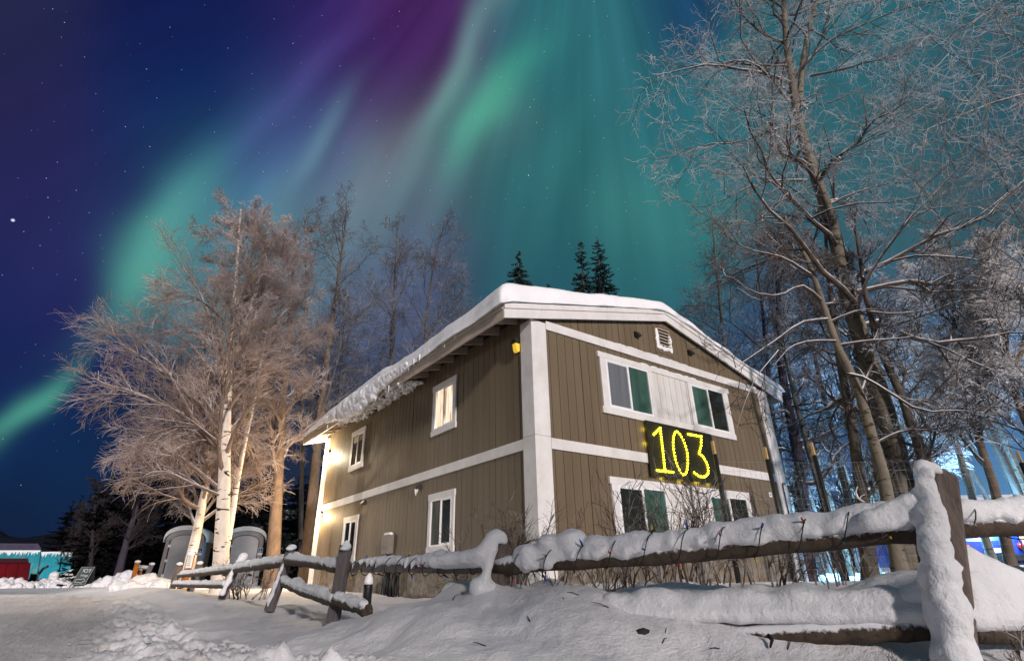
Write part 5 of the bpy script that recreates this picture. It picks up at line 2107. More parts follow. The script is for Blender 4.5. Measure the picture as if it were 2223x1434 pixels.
spruces()
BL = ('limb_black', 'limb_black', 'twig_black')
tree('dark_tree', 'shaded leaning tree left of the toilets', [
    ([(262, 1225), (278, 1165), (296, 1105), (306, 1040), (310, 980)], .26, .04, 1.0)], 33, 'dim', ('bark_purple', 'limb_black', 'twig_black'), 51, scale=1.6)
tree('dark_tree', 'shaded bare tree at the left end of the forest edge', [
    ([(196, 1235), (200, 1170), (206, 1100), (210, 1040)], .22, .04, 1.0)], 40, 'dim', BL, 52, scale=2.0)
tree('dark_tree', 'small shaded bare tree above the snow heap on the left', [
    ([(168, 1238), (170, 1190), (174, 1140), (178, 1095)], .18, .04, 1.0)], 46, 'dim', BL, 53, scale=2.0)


# ------------------------------------------------------------------ bare shrubs by the fence and the house
def shrub(px, py, d, h, n, seed, label, spread=.5, group=None, thick=.009, fine=True):
    rng = np.random.default_rng(seed)
    b = at(px, py, d)
    z = gz(b.x, b.y)
    root = thing('bare_shrub', label, 'shrub', (b.x, b.y, z), group)
    base = np.array([b.x, b.y, z - .08])
    th = rng.random(n) * 6.283
    r = rng.random(n) ** .5 * spread * .45
    p0 = base + np.stack([np.cos(th) * r, np.sin(th) * r, np.zeros(n)], -1)
    dr = norm(np.stack([np.cos(th) * rng.uniform(.1, .6, n), np.sin(th) * rng.uniform(.1, .6, n), np.ones(n)], -1))
    ln = h * rng.uniform(.55, 1.1, n)
    m = 7
    P = np.empty((n, m, 3))
    P[:, 0] = p0
    for j in range(1, m):
        dr = norm(dr + .14 * rng.normal(size=dr.shape) + np.array([0, 0, .03]))
        P[:, j] = P[:, j - 1] + dr * (ln / (m - 1))[:, None]
    R = thick * (1 - .7 * np.linspace(0, 1, m))[None] * rng.uniform(.6, 1.5, n)[:, None]
    a = Acc()
    a.tubes(P, R, 5, 0)
    P2, R2, L2 = grow(rng, P, R, 6, .25, 1.0, ln * .34, .62, 5, .08, 0, .12, .6, .0035)
    a.tubes(P2, R2, 4, 0)
    if fine:
        P3, R3, L3 = grow(rng, P2, R2, 4, .2, 1.0, L2 * .45, .6, 4, .05, 0, .16, .7, .0026)
        a.tubes(P3, R3, 3, 0)
    link('stems', a.mesh('stems', M['twig_shrub']), root)
    return root


for (px, py, d, h, n, sp, lab) in (
        (1030, 1270, 6.6, .85, 16, .6, 'bare shrub left of the second near post under the left wall'),
        (1118, 1262, 6.4, .85, 14, .5, 'bare shrub at the white corner boards of the house'),
        (1180, 1255, 6.9, .75, 14, .6, 'low bare shrub right of the white corner boards'),
        (1375, 1262, 5.5, .92, 13, .7, 'wide bare shrub under the left lower front window'),
        (1465, 1262, 5.3, 1.02, 15, .6, 'tallest dense bare shrub below the number sign'),
        (1555, 1262, 5.5, .90, 12, .6, 'bare shrub below the right lower front window'),
        (1660, 1265, 5.7, .75, 11, .6, 'bare shrub by the right end of the house front'),
        (1810, 1270, 6.2, .6, 12, .6, 'bare shrub in front of the wire fence'),
        (1280, 1262, 5.7, .62, 12, .7, 'thin bare shrub under the brown siding left of the windows'),
        (530, 1285, 12.0, .78, 16, .9, 'bare shrub behind the leaning fence post on the left'),
        (2165, 1420, 2.9, .26, 5, .3, 'small bare shrub poking from the snow under the right lower rail'),
        (1955, 1425, 2.9, .16, 6, .2, 'dry twig tuft in the snow left of the snow plastered post')):
    shrub(px, py, d, h, n, int(px), lab, sp, 'bare shrubs along the fence', thick=(.0085 if d < 10 else .014) if d > 3 else .004)


def twigs_on_snow():
    """a few dark sticks that stick out of the snow near the camera"""
    mb = MB()
    mb.tube([at(1668, 1378, 3.3), at(1676, 1388, 3.27), at(1672, 1404, 3.25)], [.012, .010, .006], 6)
    mb.build('stick', M['limb_black'], None, label='stub of broken branch under the left lower rail', cat='stick')
    # hollow with a bit of stone showing
    c = at(1394, 1368, 3.0)
    g = Vector((c.x, c.y, gz(c.x, c.y)))
    # follow the ray to the snow surface
    k = 2.0
    v = (at(1394, 1368, 3.0) - Vector(CAM)) / 3.0
    while k < 5:
        q = Vector(CAM) + v * k
        if q.z < gz(q.x, q.y):
            break
        k += .01
    mb = MB()
    rng = random.Random(2)
    mb.ball((q.x, q.y, q.z - .012), (.055, .045, .024), seg=9, rings=6)
    for i in range(len(mb.v)):
        x, y, z = mb.v[i]
        mb.v[i] = (x + rng.uniform(-.006, .006), y + rng.uniform(-.006, .006), z + rng.uniform(-.006, .006))
    mb.build('stone', noisy('dark_stone', (.02, .018, .018), (.045, .04, .04), (1, 1, 1), 30.0), None, label='dark stone showing in a hollow of the near snow bank', cat='stone')


twigs_on_snow()


def loose_twigs():
    rng = random.Random(41)
    for (px, py) in ((1222, 1298), (1252, 1290), (1316, 1316), (1445, 1370), (1440, 1392), (985, 1300), (1710, 1405), (1150, 1345), (1560, 1408), (1050, 1400)):
        v = at(px, py, 1.0) - Vector(CAM)
        k = 1.5
        while k < 6:
            q = Vector(CAM) + v * k
            if q.z < gz(q.x, q.y) + .004:
                break
            k += .01
        a = rng.uniform(0, 3.1)
        dv = Vector((math.cos(a), math.sin(a), rng.uniform(-.1, .5))).normalized()
        L = rng.uniform(.04, .11)
        m_ = q + dv * L * .5 + Vector((rng.uniform(-.01, .01), rng.uniform(-.01, .01), .006))
        mb = MB()
        mb.tube([q - dv * .015, m_, q + dv * L], [.0032, .0026, .0014], 5)
        mb.build('twig', M['limb_black'], None, label='thin dark twig fallen on the smooth near snow bank', cat='twig', group='fallen twigs on the near snow')


loose_twigs()


# ------------------------------------------------------------------ wire fence, tree guards and stakes
def wire_panel(mb, a, b, h0, h1, dv=.10, dh=.11, r=.0026):
    a, b = Vector(a), Vector(b)
    L = (b - a).length
    n = int(L / dv)
    for i in range(n + 1):
        p = a.lerp(b, i / n)
        mb.tube([(p.x, p.y, p.z + h0), (p.x, p.y, p.z + h1)], r, 3, cap=False)
    m = int((h1 - h0) / dh)
    for j in range(m + 1):
        z = h0 + (h1 - h0) * j / m
        mb.tube([(a.x, a.y, a.z + z), (b.x, b.y, b.z + z)], r, 3, cap=False)


def wire_fence():
    pts = [(1600, 10.6, 2.62), (1722, 10.9, 2.50), (1836, 11.1, 2.62), (2108, 11.0, 2.25), (2320, 10.8, 2.3)]
    g = []
    for px, d, h in pts:
        p = at(px, 1245, d)
        g.append(Vector((p.x, p.y, gz(p.x, p.y))))
    root = thing('wire_fence', 'garden fence of wire mesh on stakes beside the right end of the house', 'fence', tuple(g[0]))
    for p, (px, d, h) in zip(g, pts):
        mb = MB()
        t = p + Vector((0, 0, h)) + Vector(tuple(RH)) * (-.02)
        mb.tube([p - Vector((0, 0, .1)), p.lerp(t, .90)], .045, 8)
        s = mb.build('stake', M['black'], root)
        mb = MB()
        mb.tube([p.lerp(t, .895), t], .036, 4, smooth=False, rot=.78)
        mb.build('stake_tip', M['pale_wood'], s)
    for a, b in zip(g[:-1], g[1:]):
        mb = MB()
        wire_panel(mb, a, b, .05, 2.2, .11, .17, .0019)
        mb.build('wire_mesh', M['wire'], root)


wire_fence()


def tree_guard(px, py, d, r, h, label):
    p = at(px, py, d)
    c = Vector((p.x, p.y, gz(p.x, p.y)))
    mb = MB()
    n = 22
    ring = [c + Vector((math.cos(2 * math.pi * i / n) * r, math.sin(2 * math.pi * i / n) * r, 0)) for i in range(n)]
    for q in ring:
        mb.tube([q, q + Vector((0, 0, h))], .0028, 3, cap=False)
    for j in range(int(h / .15) + 1):
        z = Vector((0, 0, j * .15))
        mb.tube([q + z for q in ring] + [ring[0] + z], .0028, 3, cap=False)
    mb.build('tree_guard', M['wire'], None, label=label, cat='tree guard', group='wire guards round tree trunks')


tree_guard(1972, 1240, 11.8, .42, 2.35, 'wire cage standing round the foot of the big poplar')
tree_guard(1754, 1240, 15.8, .45, 2.6, 'wire cage round the purple trunk beside the house')


# ------------------------------------------------------------------ bollard in the yard
def bollard():
    p = at(798, 1285, 9.3)
    c = Vector((p.x, p.y, gz(p.x, p.y)))
    t = thing('bollard', 'short black bollard with a cone of snow before the left wall', 'bollard', tuple(c))
    mb = MB()
    mb.tube([c - Vector((0, 0, .1)), c + Vector((0, 0, .30)), c + Vector((0, 0, .315))], [.07, .07, .064], 14)
    mb.tube([c + Vector((0, 0, .24)), c + Vector((0, 0, .255))], [.074, .074], 14)
    mb.build('body', M['black'], t)
    mb = MB()
    mb.tube([c + Vector((0, 0, .31)), c + Vector((0, 0, .34)), c + Vector((.004, 0, .40)), c + Vector((.006, .003, .455)), c + Vector((.004, .003, .475))], [.070, .074, .062, .034, .008], 12)
    mb.build('snow_cap', M['snow'], t)


bollard()


# ------------------------------------------------------------------ portable toilets
M['toilet_grey'] = noisy('grey_toilet_plastic', (0.32, 0.31, 0.315), (0.27, 0.26, 0.27), (1, 1, 1), 2.0, .5)
M['toilet_door'] = noisy('grey_toilet_door', (0.44, 0.42, 0.42), (0.38, 0.365, 0.37), (1, 1, 1), 2.0, .5)
M['toilet_roof'] = noisy('white_toilet_roof', (0.80, 0.78, 0.76), (0.72, 0.70, 0.68), (1, 1, 1), 2.0, .5)
M['placard'] = newmat('blue_placard', (0.02, 0.05, 0.22), .5)[0]


def toilet(px, d, yaw, label, seed):
    p = at(px, 1265, d)
    c = Vector((p.x, p.y, gz(p.x, p.y)))
    t = thing('portable_toilet', label, 'portable toilet', tuple(c), 'grey portable toilets')
    f = Vector((-math.sin(yaw), -math.cos(yaw), 0))     # door side
    r = Vector((math.cos(yaw), -math.sin(yaw), 0))
    Wd, Dp, H = 1.62, 1.5, 2.05

    def w(x, y, z):
        return c + r * x + f * y + Vector((0, 0, z))
    mb = MB()
    mb.hexa([w(-Wd / 2, Dp / 2, -.1), w(Wd / 2, Dp / 2, -.1), w(Wd / 2, -Dp / 2, -.1), w(-Wd / 2, -Dp / 2, -.1), w(-Wd / 2 + .04, Dp / 2 - .02, H), w(Wd / 2 - .04, Dp / 2 - .02, H), w(Wd / 2 - .04, -Dp / 2, H), w(-Wd / 2 + .04, -Dp / 2, H)])
    # corner ribs
    for sx in (-1, 1):
        mb.hexa([w(sx * (Wd / 2 - .12) - .05, Dp / 2 + .02, -.1), w(sx * (Wd / 2 - .12) + .05, Dp / 2 + .02, -.1), w(sx * (Wd / 2 - .12) + .05, Dp / 2 + .001, -.1), w(sx * (Wd / 2 - .12) - .05, Dp / 2 + .001, -.1),
                 w(sx * (Wd / 2 - .14) - .05, Dp / 2, H), w(sx * (Wd / 2 - .14) + .05, Dp / 2, H), w(sx * (Wd / 2 - .14) + .05, Dp / 2 - .018, H), w(sx * (Wd / 2 - .14) - .05, Dp / 2 - .018, H)])
    for k in range(5):
        x = -Dp / 2 + .25 + k * .25
        mb.hexa([w(-Wd / 2 - .02, x, 0), w(-Wd / 2 - .02, x + .1, 0), w(-Wd / 2 - .001, x + .1, 0), w(-Wd / 2 - .001, x, 0), w(-Wd / 2 + .015, x, H), w(-Wd / 2 + .015, x + .1, H), w(-Wd / 2 + .035, x + .1, H), w(-Wd / 2 + .035, x, H)])
    mb.build('body', M['toilet_grey'], t)
    # barrel roof with a rounded front edge
    n = 14
    mb = MB()
    prof = []
    for i in range(n + 1):
        a = math.pi * i / n
        x = -math.cos(a) * (Wd / 2 + .06)
        z = H + .02 + .52 * math.sin(a) ** .85
        prof.append((x, z))
    for i in range(n):
        (xa, za), (xb, zb) = prof[i], prof[i + 1]
        mb.hexa([w(xa, Dp / 2 + .08, za - .19), w(xb, Dp / 2 + .08, zb - .19), w(xb, -Dp / 2 - .06, zb - .19), w(xa, -Dp / 2 - .06, za - .19), w(xa, Dp / 2 + .08, za), w(xb, Dp / 2 + .08, zb), w(xb, -Dp / 2 - .06, zb), w(xa, -Dp / 2 - .06, za)])
    mb.build('roof', M['toilet_roof'], t)
    # gable infill under the roof
    mb = MB()
    mb.prism([w(x * .93, Dp / 2 + .03, z - .20) for x, z in prof[1:-1]] + [w(Wd / 2 * .9, Dp / 2 + .03, H - .1), w(-Wd / 2 * .9, Dp / 2 + .03, H - .1)], tuple(-f * .06))
    mb.build('gable', M['toilet_grey'], t)
    # arched door with inset panels
    def arch(wd, z0, z1, rise, y, th):
        pts = [w(-wd, y, z0), w(wd, y, z0), w(wd, y, z1)]
        for i in range(1, 9):
            a = math.pi * i / 9
            pts.append(w(math.cos(a) * wd, y, z1 + rise * math.sin(a)))
        pts.append(w(-wd, y, z1))
        return pts
    mb = MB()
    mb.prism(arch(.56, .06, 1.92, .26, Dp / 2 + .045, 0), tuple(-f * .03))
    dr = mb.build('door', M['toilet_door'], t)
    mb = MB()
    op = arch(.58, .05, 1.92, .27, Dp / 2 + .046, 0)
    mb.tube(op[1:] + [op[0]], .014, 4)
    mb.build('door_frame', M['metal_dark'], t)
    mb = MB()
    mb.prism(arch(.40, 1.16, 1.80, .20, Dp / 2 + .060, 0), tuple(-f * .0145))
    mb.build('door_panel', M['toilet_door'], dr)
    mb = MB()
    mb.prism([w(-.40, Dp / 2 + .060, .18), w(.40, Dp / 2 + .060, .18), w(.40, Dp / 2 + .060, 1.06), w(-.40, Dp / 2 + .060, 1.06)], tuple(-f * .0145))
    mb.build('door_panel', M['toilet_door'], dr)
    mb = MB()
    mb.tube([w(-.585, Dp / 2 + .05, .1), w(-.585, Dp / 2 + .05, 1.95)], .014, 6)
    mb.build('hinge_rod', M['black'], dr)
    for z in (.45, 1.05, 1.66):
        mb = MB()
        mb.prism([w(-.64, Dp / 2 + .07, z), w(-.53, Dp / 2 + .07, z), w(-.53, Dp / 2 + .07, z + .11), w(-.64, Dp / 2 + .07, z + .11)], tuple(-f * .03))
        mb.build('hinge', M['toilet_roof'], dr)
    # placard: white sheet with a blue square and a seated figure in a wheel
    x0 = .60
    mb = MB()
    mb.prism([w(x0, Dp / 2 + .03, 1.32), w(x0 + .20, Dp / 2 + .03, 1.32), w(x0 + .20, Dp / 2 + .03, 1.62), w(x0, Dp / 2 + .03, 1.62)], tuple(-f * .028))
    pl = mb.build('placard', M['toilet_roof'], t)
    mb = MB()
    mb.prism([w(x0 + .01, Dp / 2 + .035, 1.42), w(x0 + .19, Dp / 2 + .035, 1.42), w(x0 + .19, Dp / 2 + .035, 1.61), w(x0 + .01, Dp / 2 + .035, 1.61)], tuple(-f * .004))
    mb.build('blue_square', M['placard'], pl)
    mb = MB()
    cx, cz = x0 + .09, 1.48
    ringp = [w(cx + .04 * math.cos(a), Dp / 2 + .038, cz + .04 * math.sin(a)) for a in [math.pi * .75 + 1.5 * math.pi * i / 10 for i in range(11)]]
    mb.tube(ringp, .007, 4)
    mb.tube([w(cx, Dp / 2 + .038, 1.555), w(cx, Dp / 2 + .038, 1.50), w(cx + .045, Dp / 2 + .038, 1.50), w(cx + .06, Dp / 2 + .038, 1.455)], .008, 4)
    mb.ball(w(cx, Dp / 2 + .038, 1.582), .012, seg=6, rings=4)
    mb.build('wheelchair_symbol', M['toilet_roof'], pl)


_vy = math.atan2(at(390, 1260, 27).x - CAM[0], at(390, 1260, 27).y - CAM[1])
toilet(392, 26.5, _vy + .25, 'grey portable toilet left of the two, half behind the leaning birch', 1)
toilet(519, 27.5, _vy + .12, 'grey portable toilet right of the two, beside the broad white birch', 2)


def shelter():
    """the dark open shelter between the toilets"""
    p = at(456, 1260, 30)
    c = Vector((p.x, p.y, gz(p.x, p.y)))
    t = thing('shelter', 'dark open wooden shelter with a painted board between the toilets', 'shelter', tuple(c))
    r, f = Vector(tuple(RH)), -Vector(tuple(FH))
    for x in (-.75, .75):
        mb = MB()
        mb.tube([c + r * x - Vector((0, 0, .1)), c + r * x + Vector((0, 0, 2.1))], .07, 6)
        mb.build('pillar', M['orange_wood'], t)
    mb = MB()
    for sgn in (-1, 1):
        a = c + Vector((0, 0, 2.1))
        mb.hexa([a + r * (-1) - f * .8, a + r * 1 - f * .8, a + r * 1 + f * .6, a + r * (-1) + f * .6, a + r * (-1) - f * .8 + Vector((0, 0, .07)), a + r * 1 - f * .8 + Vector((0, 0, .07)), a + r * 1 + f * .6 + Vector((0, 0, .09)), a + r * (-1) + f * .6 + Vector((0, 0, .09))])
        break
    mb.build('roof', M['snow'], t)
    mb = MB()
    a = c + f * .61 + Vector((0, 0, 1.78))
    mb.prism([a - r * .7, a + r * .7, a + r * .7 + Vector((0, 0, .28)), a - r * .7 + Vector((0, 0, .28))], tuple(-f * .04))
    mb.build('fascia_board', M['orange_wood'], t)


shelter()


# ------------------------------------------------------------------ chalk board on the road
def text_mesh(txt, size):
    cu = bpy.data.curves.new('lettering', 'FONT')
    cu.body = txt
    cu.size = size
    cu.align_x = 'CENTER'
    cu.extrude = .002
    o = bpy.data.objects.new('lettering', cu)
    COL.objects.link(o)
    dg = bpy.context.evaluated_depsgraph_get()
    me = bpy.data.meshes.new_from_object(o.evaluated_get(dg))
    bpy.data.objects.remove(o)
    return me


M['chalk'] = newmat('chalk', (0.62, 0.66, 0.64), .9)[0]
M['slate'] = noisy('chalk_board', (0.040, 0.055, 0.055), (0.075, 0.09, 0.088), (1, 1, 1), 9.0, .7)


def chalk_board():
    d = 33.0
    bl, br = at(150, 1280, d), at(183, 1279, d)
    c = (bl + br) / 2
    c.z = gz(c.x, c.y)
    t = thing('chalk_board', 'black folding chalk board lettered hot springs with an arrow', 'sign', tuple(c))
    r = Vector(tuple(RH))
    r = (r * .94 + Vector(tuple(FH)) * .34).normalized()
    f = Vector((r.y, -r.x, 0))
    if f.dot(Vector(tuple(FH))) > 0:
        f = -f
    Hh, wd = 1.15, .34
    lean = Vector(tuple(RH)) * .30
    topc = c + Vector((0, 0, Hh)) + lean
    up = (topc - c)
    for name, fo in (('front_panel', .30), ('rear_panel', -.30)):
        base = c + f * fo * .8 + (r * .0 if fo > 0 else r * .35)
        tp = topc
        a, b = base - r * wd, base + r * wd
        q0, q1 = a.lerp(tp - r * wd, .16), b.lerp(tp + r * wd, .16)
        mb = MB()
        mb.prism([q0, q1, tp + r * wd, tp - r * wd], tuple(-f * .02 * (1 if fo > 0 else -1)))
        pn = mb.build(name, M['slate'] if fo > 0 else M['black'], t)
        for s in (-1, 1):
            mb = MB()
            mb.tube([base + r * wd * s * .96 - Vector((0, 0, .03)), base.lerp(tp, .2) + r * wd * s * .96], .022, 4, smooth=False)
            mb.build('leg', M['black'], t)
        if fo > 0:
            # chalk writing on the front panel
            v = (tp - base)
            L = v.length
            vy = v.normalized()
            nx = r
            nn = nx.cross(vy).normalized()
            if nn.dot(f) < 0:
                nn = -nn
            for txt, size, pos in (('HOT', .27, .72), ('springs', .17, .545)):
                me = text_mesh(txt, size)
                me.materials.append(M['chalk'])
                o = link('lettering', me, pn)
                o0 = base + vy * (L * pos) + nn * .012
                mx = Matrix.Identity(4)
                for i in range(3):
                    mx[i][0], mx[i][1], mx[i][2], mx[i][3] = nx[i], vy[i], nn[i], o0[i]
                o.matrix_parent_inverse = Matrix.Identity(4)
                o.parent = pn
                o.matrix_local = mx if pn.parent is None else mx
            # outlined arrow
            def pp(x, y):
                return base + nx * x + vy * (L * .26 + y) + nn * .014
            arr = [(-.22, .02), (.06, .02), (.06, -.05), (.23, .10), (.06, .25), (.06, .18), (-.22, .18), (-.22, .02)]
            mb = MB()
            mb.tube([pp(*q) for q in arr], .014, 4)
            mb.build('arrow', M['chalk'], pn)
            fr = [(-wd + .03, L * -.08), (wd - .03, L * -.08), (wd - .03, L * .70), (-wd + .03, L * .70), (-wd + .03, L * -.08)]
            mb = MB()
            mb.tube([pp(x, y) for x, y in fr], .008, 4)
            mb.build('chalk_border', M['chalk'], pn)


chalk_board()


# ------------------------------------------------------------------ stakes and notices near the toilets
def stake_thing(name, label, cat, top, base, w, mat, group=None):
    mb = MB()
    top, base = Vector(top), Vector(base)
    mb.tube([base, top], w, 4, smooth=False, rot=.785)
    o = mb.build(name, M[mat], None, label=label, cat=cat, group=group)
    blobs('snow_cap', [(top + Vector((0, 0, .01)), (w * 1.0, w * 1.0, w * .6))], o, .03, 2, 0)
    return o


stake_thing('wooden_stake', 'orange stake leaning in the snow heap left of the toilets', 'stake', at(299, 1219, 22), at(287, 1262, 22), .11, 'orange_wood')
stake_thing('wooden_stake', 'shorter orange stake right of the leaning one', 'stake', at(306, 1236, 22.5), at(298, 1262, 22.5), .085, 'orange_wood')
stake_thing('wooden_stake', 'grey leaning post left of the grey toilets', 'stake', at(330, 1224, 22), at(312, 1262, 22), .11, 'post_grey')
mb = MB()
mb.tube([at(304, 1232, 22.6), at(326, 1234, 22.2)], .055, 6)
_o = mb.build('loose_rail', M['rail_grey'], None, label='short snowy rail between the leaning stakes', cat='rail')
blobs('snow_cap', chain([at(304, 1229, 22.6), at(326, 1231, 22.2)], [.07, .07], .06), _o, .03, 2, .02)
stake_thing('wooden_post', 'orange post in front of the leaning birch', 'post', at(418, 1196, 17.6), at(399, 1265, 17.6), .13, 'orange_wood')


def notice():
    p = at(404, 1222, 17.2)
    r, f = Vector(tuple(RH)), -Vector(tuple(FH))
    a, b, c2, d2 = at(402, 1232, 17.3), at(414, 1232, 17.3), at(420, 1203, 17.3), at(409, 1203, 17.3)
    t = thing('notice_board', 'white paper notice tilted on the orange post by the birch', 'notice', tuple(a))
    mb = MB()
    mb.prism([a, b, c2, d2], tuple(-f * .03))
    pn = mb.build('sheet', M['toilet_roof'], t)
    for k in range(5):
        u = .2 + .14 * k
        mb = MB()
        mb.tube([a.lerp(d2, u) + f * .006 + r * .03, b.lerp(c2, u) + f * .006 - r * .05], .006, 4)
        mb.build('printed_line', M['metal_dark'], pn)
    blobs('snow_cap', [(d2.lerp(c2, .5) + Vector((0, 0, .02)), (.12, .08, .07))], pn, .03, 2, .01)


notice()


# ------------------------------------------------------------------ far left of the road: ice wall, camper, container, snow heaps
M['teal_light_panel'] = noisy('teal_light_tarp', (0.015, 0.17, 0.22), (0.03, 0.26, 0.30), (.5, .5, .2), 2.0, .5, .3, 0)  # teal lamplight on the wall is put into this colour
M['camper_light_tint'] = noisy('camper_panel', (0.07, 0.06, 0.11), (0.05, 0.045, 0.085), (1, 1, 1), 1.0)  # dull purple light on the camper is put into this colour
M['red_paint'] = noisy('red_container_paint', (0.13, 0.004, 0.008), (0.085, 0.003, 0.006), (1, 1, 1), 1.5, .4)


def away(p, k):
    v = Vector((p.x - CAM[0], p.y - CAM[1], 0))
    return v.normalized() * k


def far_left():
    rng = random.Random(31)
    d = 46.0
    # fence with teal light in its colour, its top hung with frost
    t = thing('tarp_fence', 'long tarp fence coloured as lit teal, rimmed with frost at the far left', 'fence', tuple(at(70, 1230, d)))
    for (xa, xb, ya, yb) in ((-60, 88, 1196, 1236), (91, 133, 1199, 1236), (137, 158, 1200, 1232)):
        a, b = at(xa, yb, d), at(xb, yb, d)
        c, e = at(xb, ya, d), at(xa, ya, d)
        for q in (a, b):
            q.z = gz(q.x, q.y)
        mb = MB()
        mb.prism([a, b, c, e], tuple(FH * .06))
        p = mb.build('panel', M['teal_light_panel'], t)
        mb = MB()
        n = int((xb - xa) / 1.6)
        for i in range(n):
            q = e.lerp(c, (i + .5) / n) - Vector(tuple(FH)) * .05
            h = rng.uniform(.1, .5) ** 1.4
            mb.tube([q + Vector((0, 0, .05)), q - Vector((0, 0, h * .5)), q - Vector((0, 0, h))], [.05, .035, .006], 4)
        mb.tube([e + Vector((0, 0, .03)), c + Vector((0, 0, .03))], .06, 6)
        mb.build('frost_fringe', M['snow'], p)
    # lamps at the foot of the fence
    for px in (20, 72, 112, 146):
        li = bpy.data.lights.new('flood_lamp_light', 'POINT')
        li.energy = 28
        li.color = (.35, .85, 1.0)
        li.shadow_soft_size = .1
        q = at(px, 1232, d - 1.2)
        z = gz(q.x, q.y)
        fl = thing('flood_lamp', 'small lamp at the foot of the tarp fence', 'lamp', (q.x, q.y, z), 'lamps before the tarp fence')
        mb = MB()
        mb.box((q.x - .1, q.y - .1, z), (q.x + .1, q.y + .1, z + .12))
        mb.build('lamp_body', M['black'], fl)
        lo = bpy.data.objects.new('flood_lamp_light', li)
        COL.objects.link(lo)
        lo.parent = fl
        lo.location = (0, 0, .45)
    # camper behind
    dd = 50.0
    t = thing('camper', 'camper roof coloured as lit purple behind the tarp fence', 'camper', tuple(at(20, 1240, dd)))
    a, b = at(-70, 1240, dd), at(87, 1240, dd)
    mb = MB()
    pr = [at(-70, 1245, dd), at(89, 1245, dd), at(89, 1190, dd), at(83, 1179, dd), at(-66, 1178, dd), at(-70, 1186, dd)]
    mb.prism(pr, tuple(away(pr[1], 2.4)))
    mb.build('body', M['camper_light_tint'], t)
    for px in (24, 46, 71):
        mb = MB()
        q = at(px, 1182, dd - .02)
        mb.box((q.x - .12, q.y - .05, q.z - .05), (q.x + .12, q.y + .02, q.z + .06))
        mb.build('marker_lamp', M['black'], t)
    # red container with a darker lid
    d3 = 40.0
    t = thing('container', 'red container with a dark lid at the left edge', 'container', tuple(at(20, 1250, d3)))
    lo_, hi_ = [at(-60, 1252, d3), at(66, 1250, d3), at(66, 1221, d3), at(-60, 1221, d3)], None
    for q in lo_[:2]:
        q.z = gz(q.x, q.y) - .05
    mb = MB()
    mb.prism(lo_, tuple(away(lo_[1], 2.0)))
    for k in range(6):
        q = lo_[0].lerp(lo_[1], k / 5)
        u = lo_[3].lerp(lo_[2], k / 5)
        mb.tube([q - Vector(tuple(FH)) * .03, u - Vector(tuple(FH)) * .03], .05, 4, smooth=False)
    bd = mb.build('body', M['red_paint'], t)
    mb = MB()
    mb.prism([at(-62, 1221, d3 - .1), at(63, 1221, d3 - .1), at(61, 1211, d3 - .1), at(-60, 1211, d3 - .1)], tuple(away(lo_[1], 2.2)))
    mb.build('lid', noisy('dark_red_lid', (.05, .006, .014), (.035, .005, .010)), t)
    # little bush on the lid's far side, yellow light put into its colour
    sh = shrub(31, 1222, 43, 1.9, 14, 900, 'small bush coloured as lit yellow behind the red container', 1.2, None, .03)
    sh.children[0].data.materials[0] = newmat('bush_yellow_light', (.6, .42, .05), .9)[0]
    # snow blower with work lights
    d4 = 42.0
    c = at(76, 1242, d4)
    c.z = gz(c.x, c.y)
    t = thing('snow_blower', 'dark snow blower parked beside the red container', 'snow blower', tuple(c))
    r = Vector(tuple(RH))
    mb = MB()
    mb.box((c.x - .5, c.y - .4, c.z + .1), (c.x + .5, c.y + .4, c.z + .6)).box((c.x - .2, c.y - .3, c.z + .6), (c.x + .3, c.y + .3, c.z + .95))
    mb.build('body', M['metal_dark'], t)
    mb = MB()
    mb.tube([c + r * .3 + Vector((0, 0, .9)), c + r * .5 + Vector((0, 0, 1.3)), c + r * .8 + Vector((0, 0, 1.45))], .09, 7)
    mb.build('chute', M['metal_dark'], t)
    for x in (-.45, .45):
        mb = MB()
        mb.tube([c + r * x - Vector(tuple(FH)) * .45 + Vector((0, 0, .22)), c + r * x - Vector(tuple(FH)) * .3 + Vector((0, 0, .22))], .24, 12)
        mb.build('wheel', M['black'], t)
    mb = MB()
    mb.tube([c - r * .5 + Vector((0, 0, .7)), c - r * 1.0 + Vector((0, 0, 1.1))], .04, 6)
    mb.build('handlebar', M['pale_wood'], t)


far_left()


def heap(px, py, d, wx, h, seed, label, chunks=26):
    rng = random.Random(seed)
    p = at(px, py, d)
    z = gz(p.x, p.y)
    c = Vector((p.x, p.y, z))
    r, f = Vector(tuple(RH)), Vector(tuple(FH))
    ex = []
    for i in range(60):
        a, q = rng.random() * 6.283, rng.random() ** .6
        x, y = math.cos(a) * q * wx, math.sin(a) * q * wx * .7
        zz = h * (1 - q ** 1.6) * rng.uniform(.55, 1.0)
        rad = rng.uniform(.13, .26) * h ** .4
        ex.append((c + r * x + f * y + Vector((0, 0, zz - .08)), (rad * 1.2, rad * 1.2, rad)))
        for k in range(2):
            ex.append((c + r * x + f * y + Vector((0, 0, zz * k / 2)), (rad * 1.3,) * 3))
    for i in range(chunks):
        a = rng.random() * 6.283
        q = rng.uniform(.7, 1.3)
        rad = rng.uniform(.05, .12)
        ex.append((c + r * math.cos(a) * q * wx + f * math.sin(a) * q * wx * .7 + Vector((0, 0, rad * .3)), rad))
    blobs('snow_heap', ex, None, .045, 2, .07, M['snow_ground'], swell=.12, label=label, cat='snow heap')


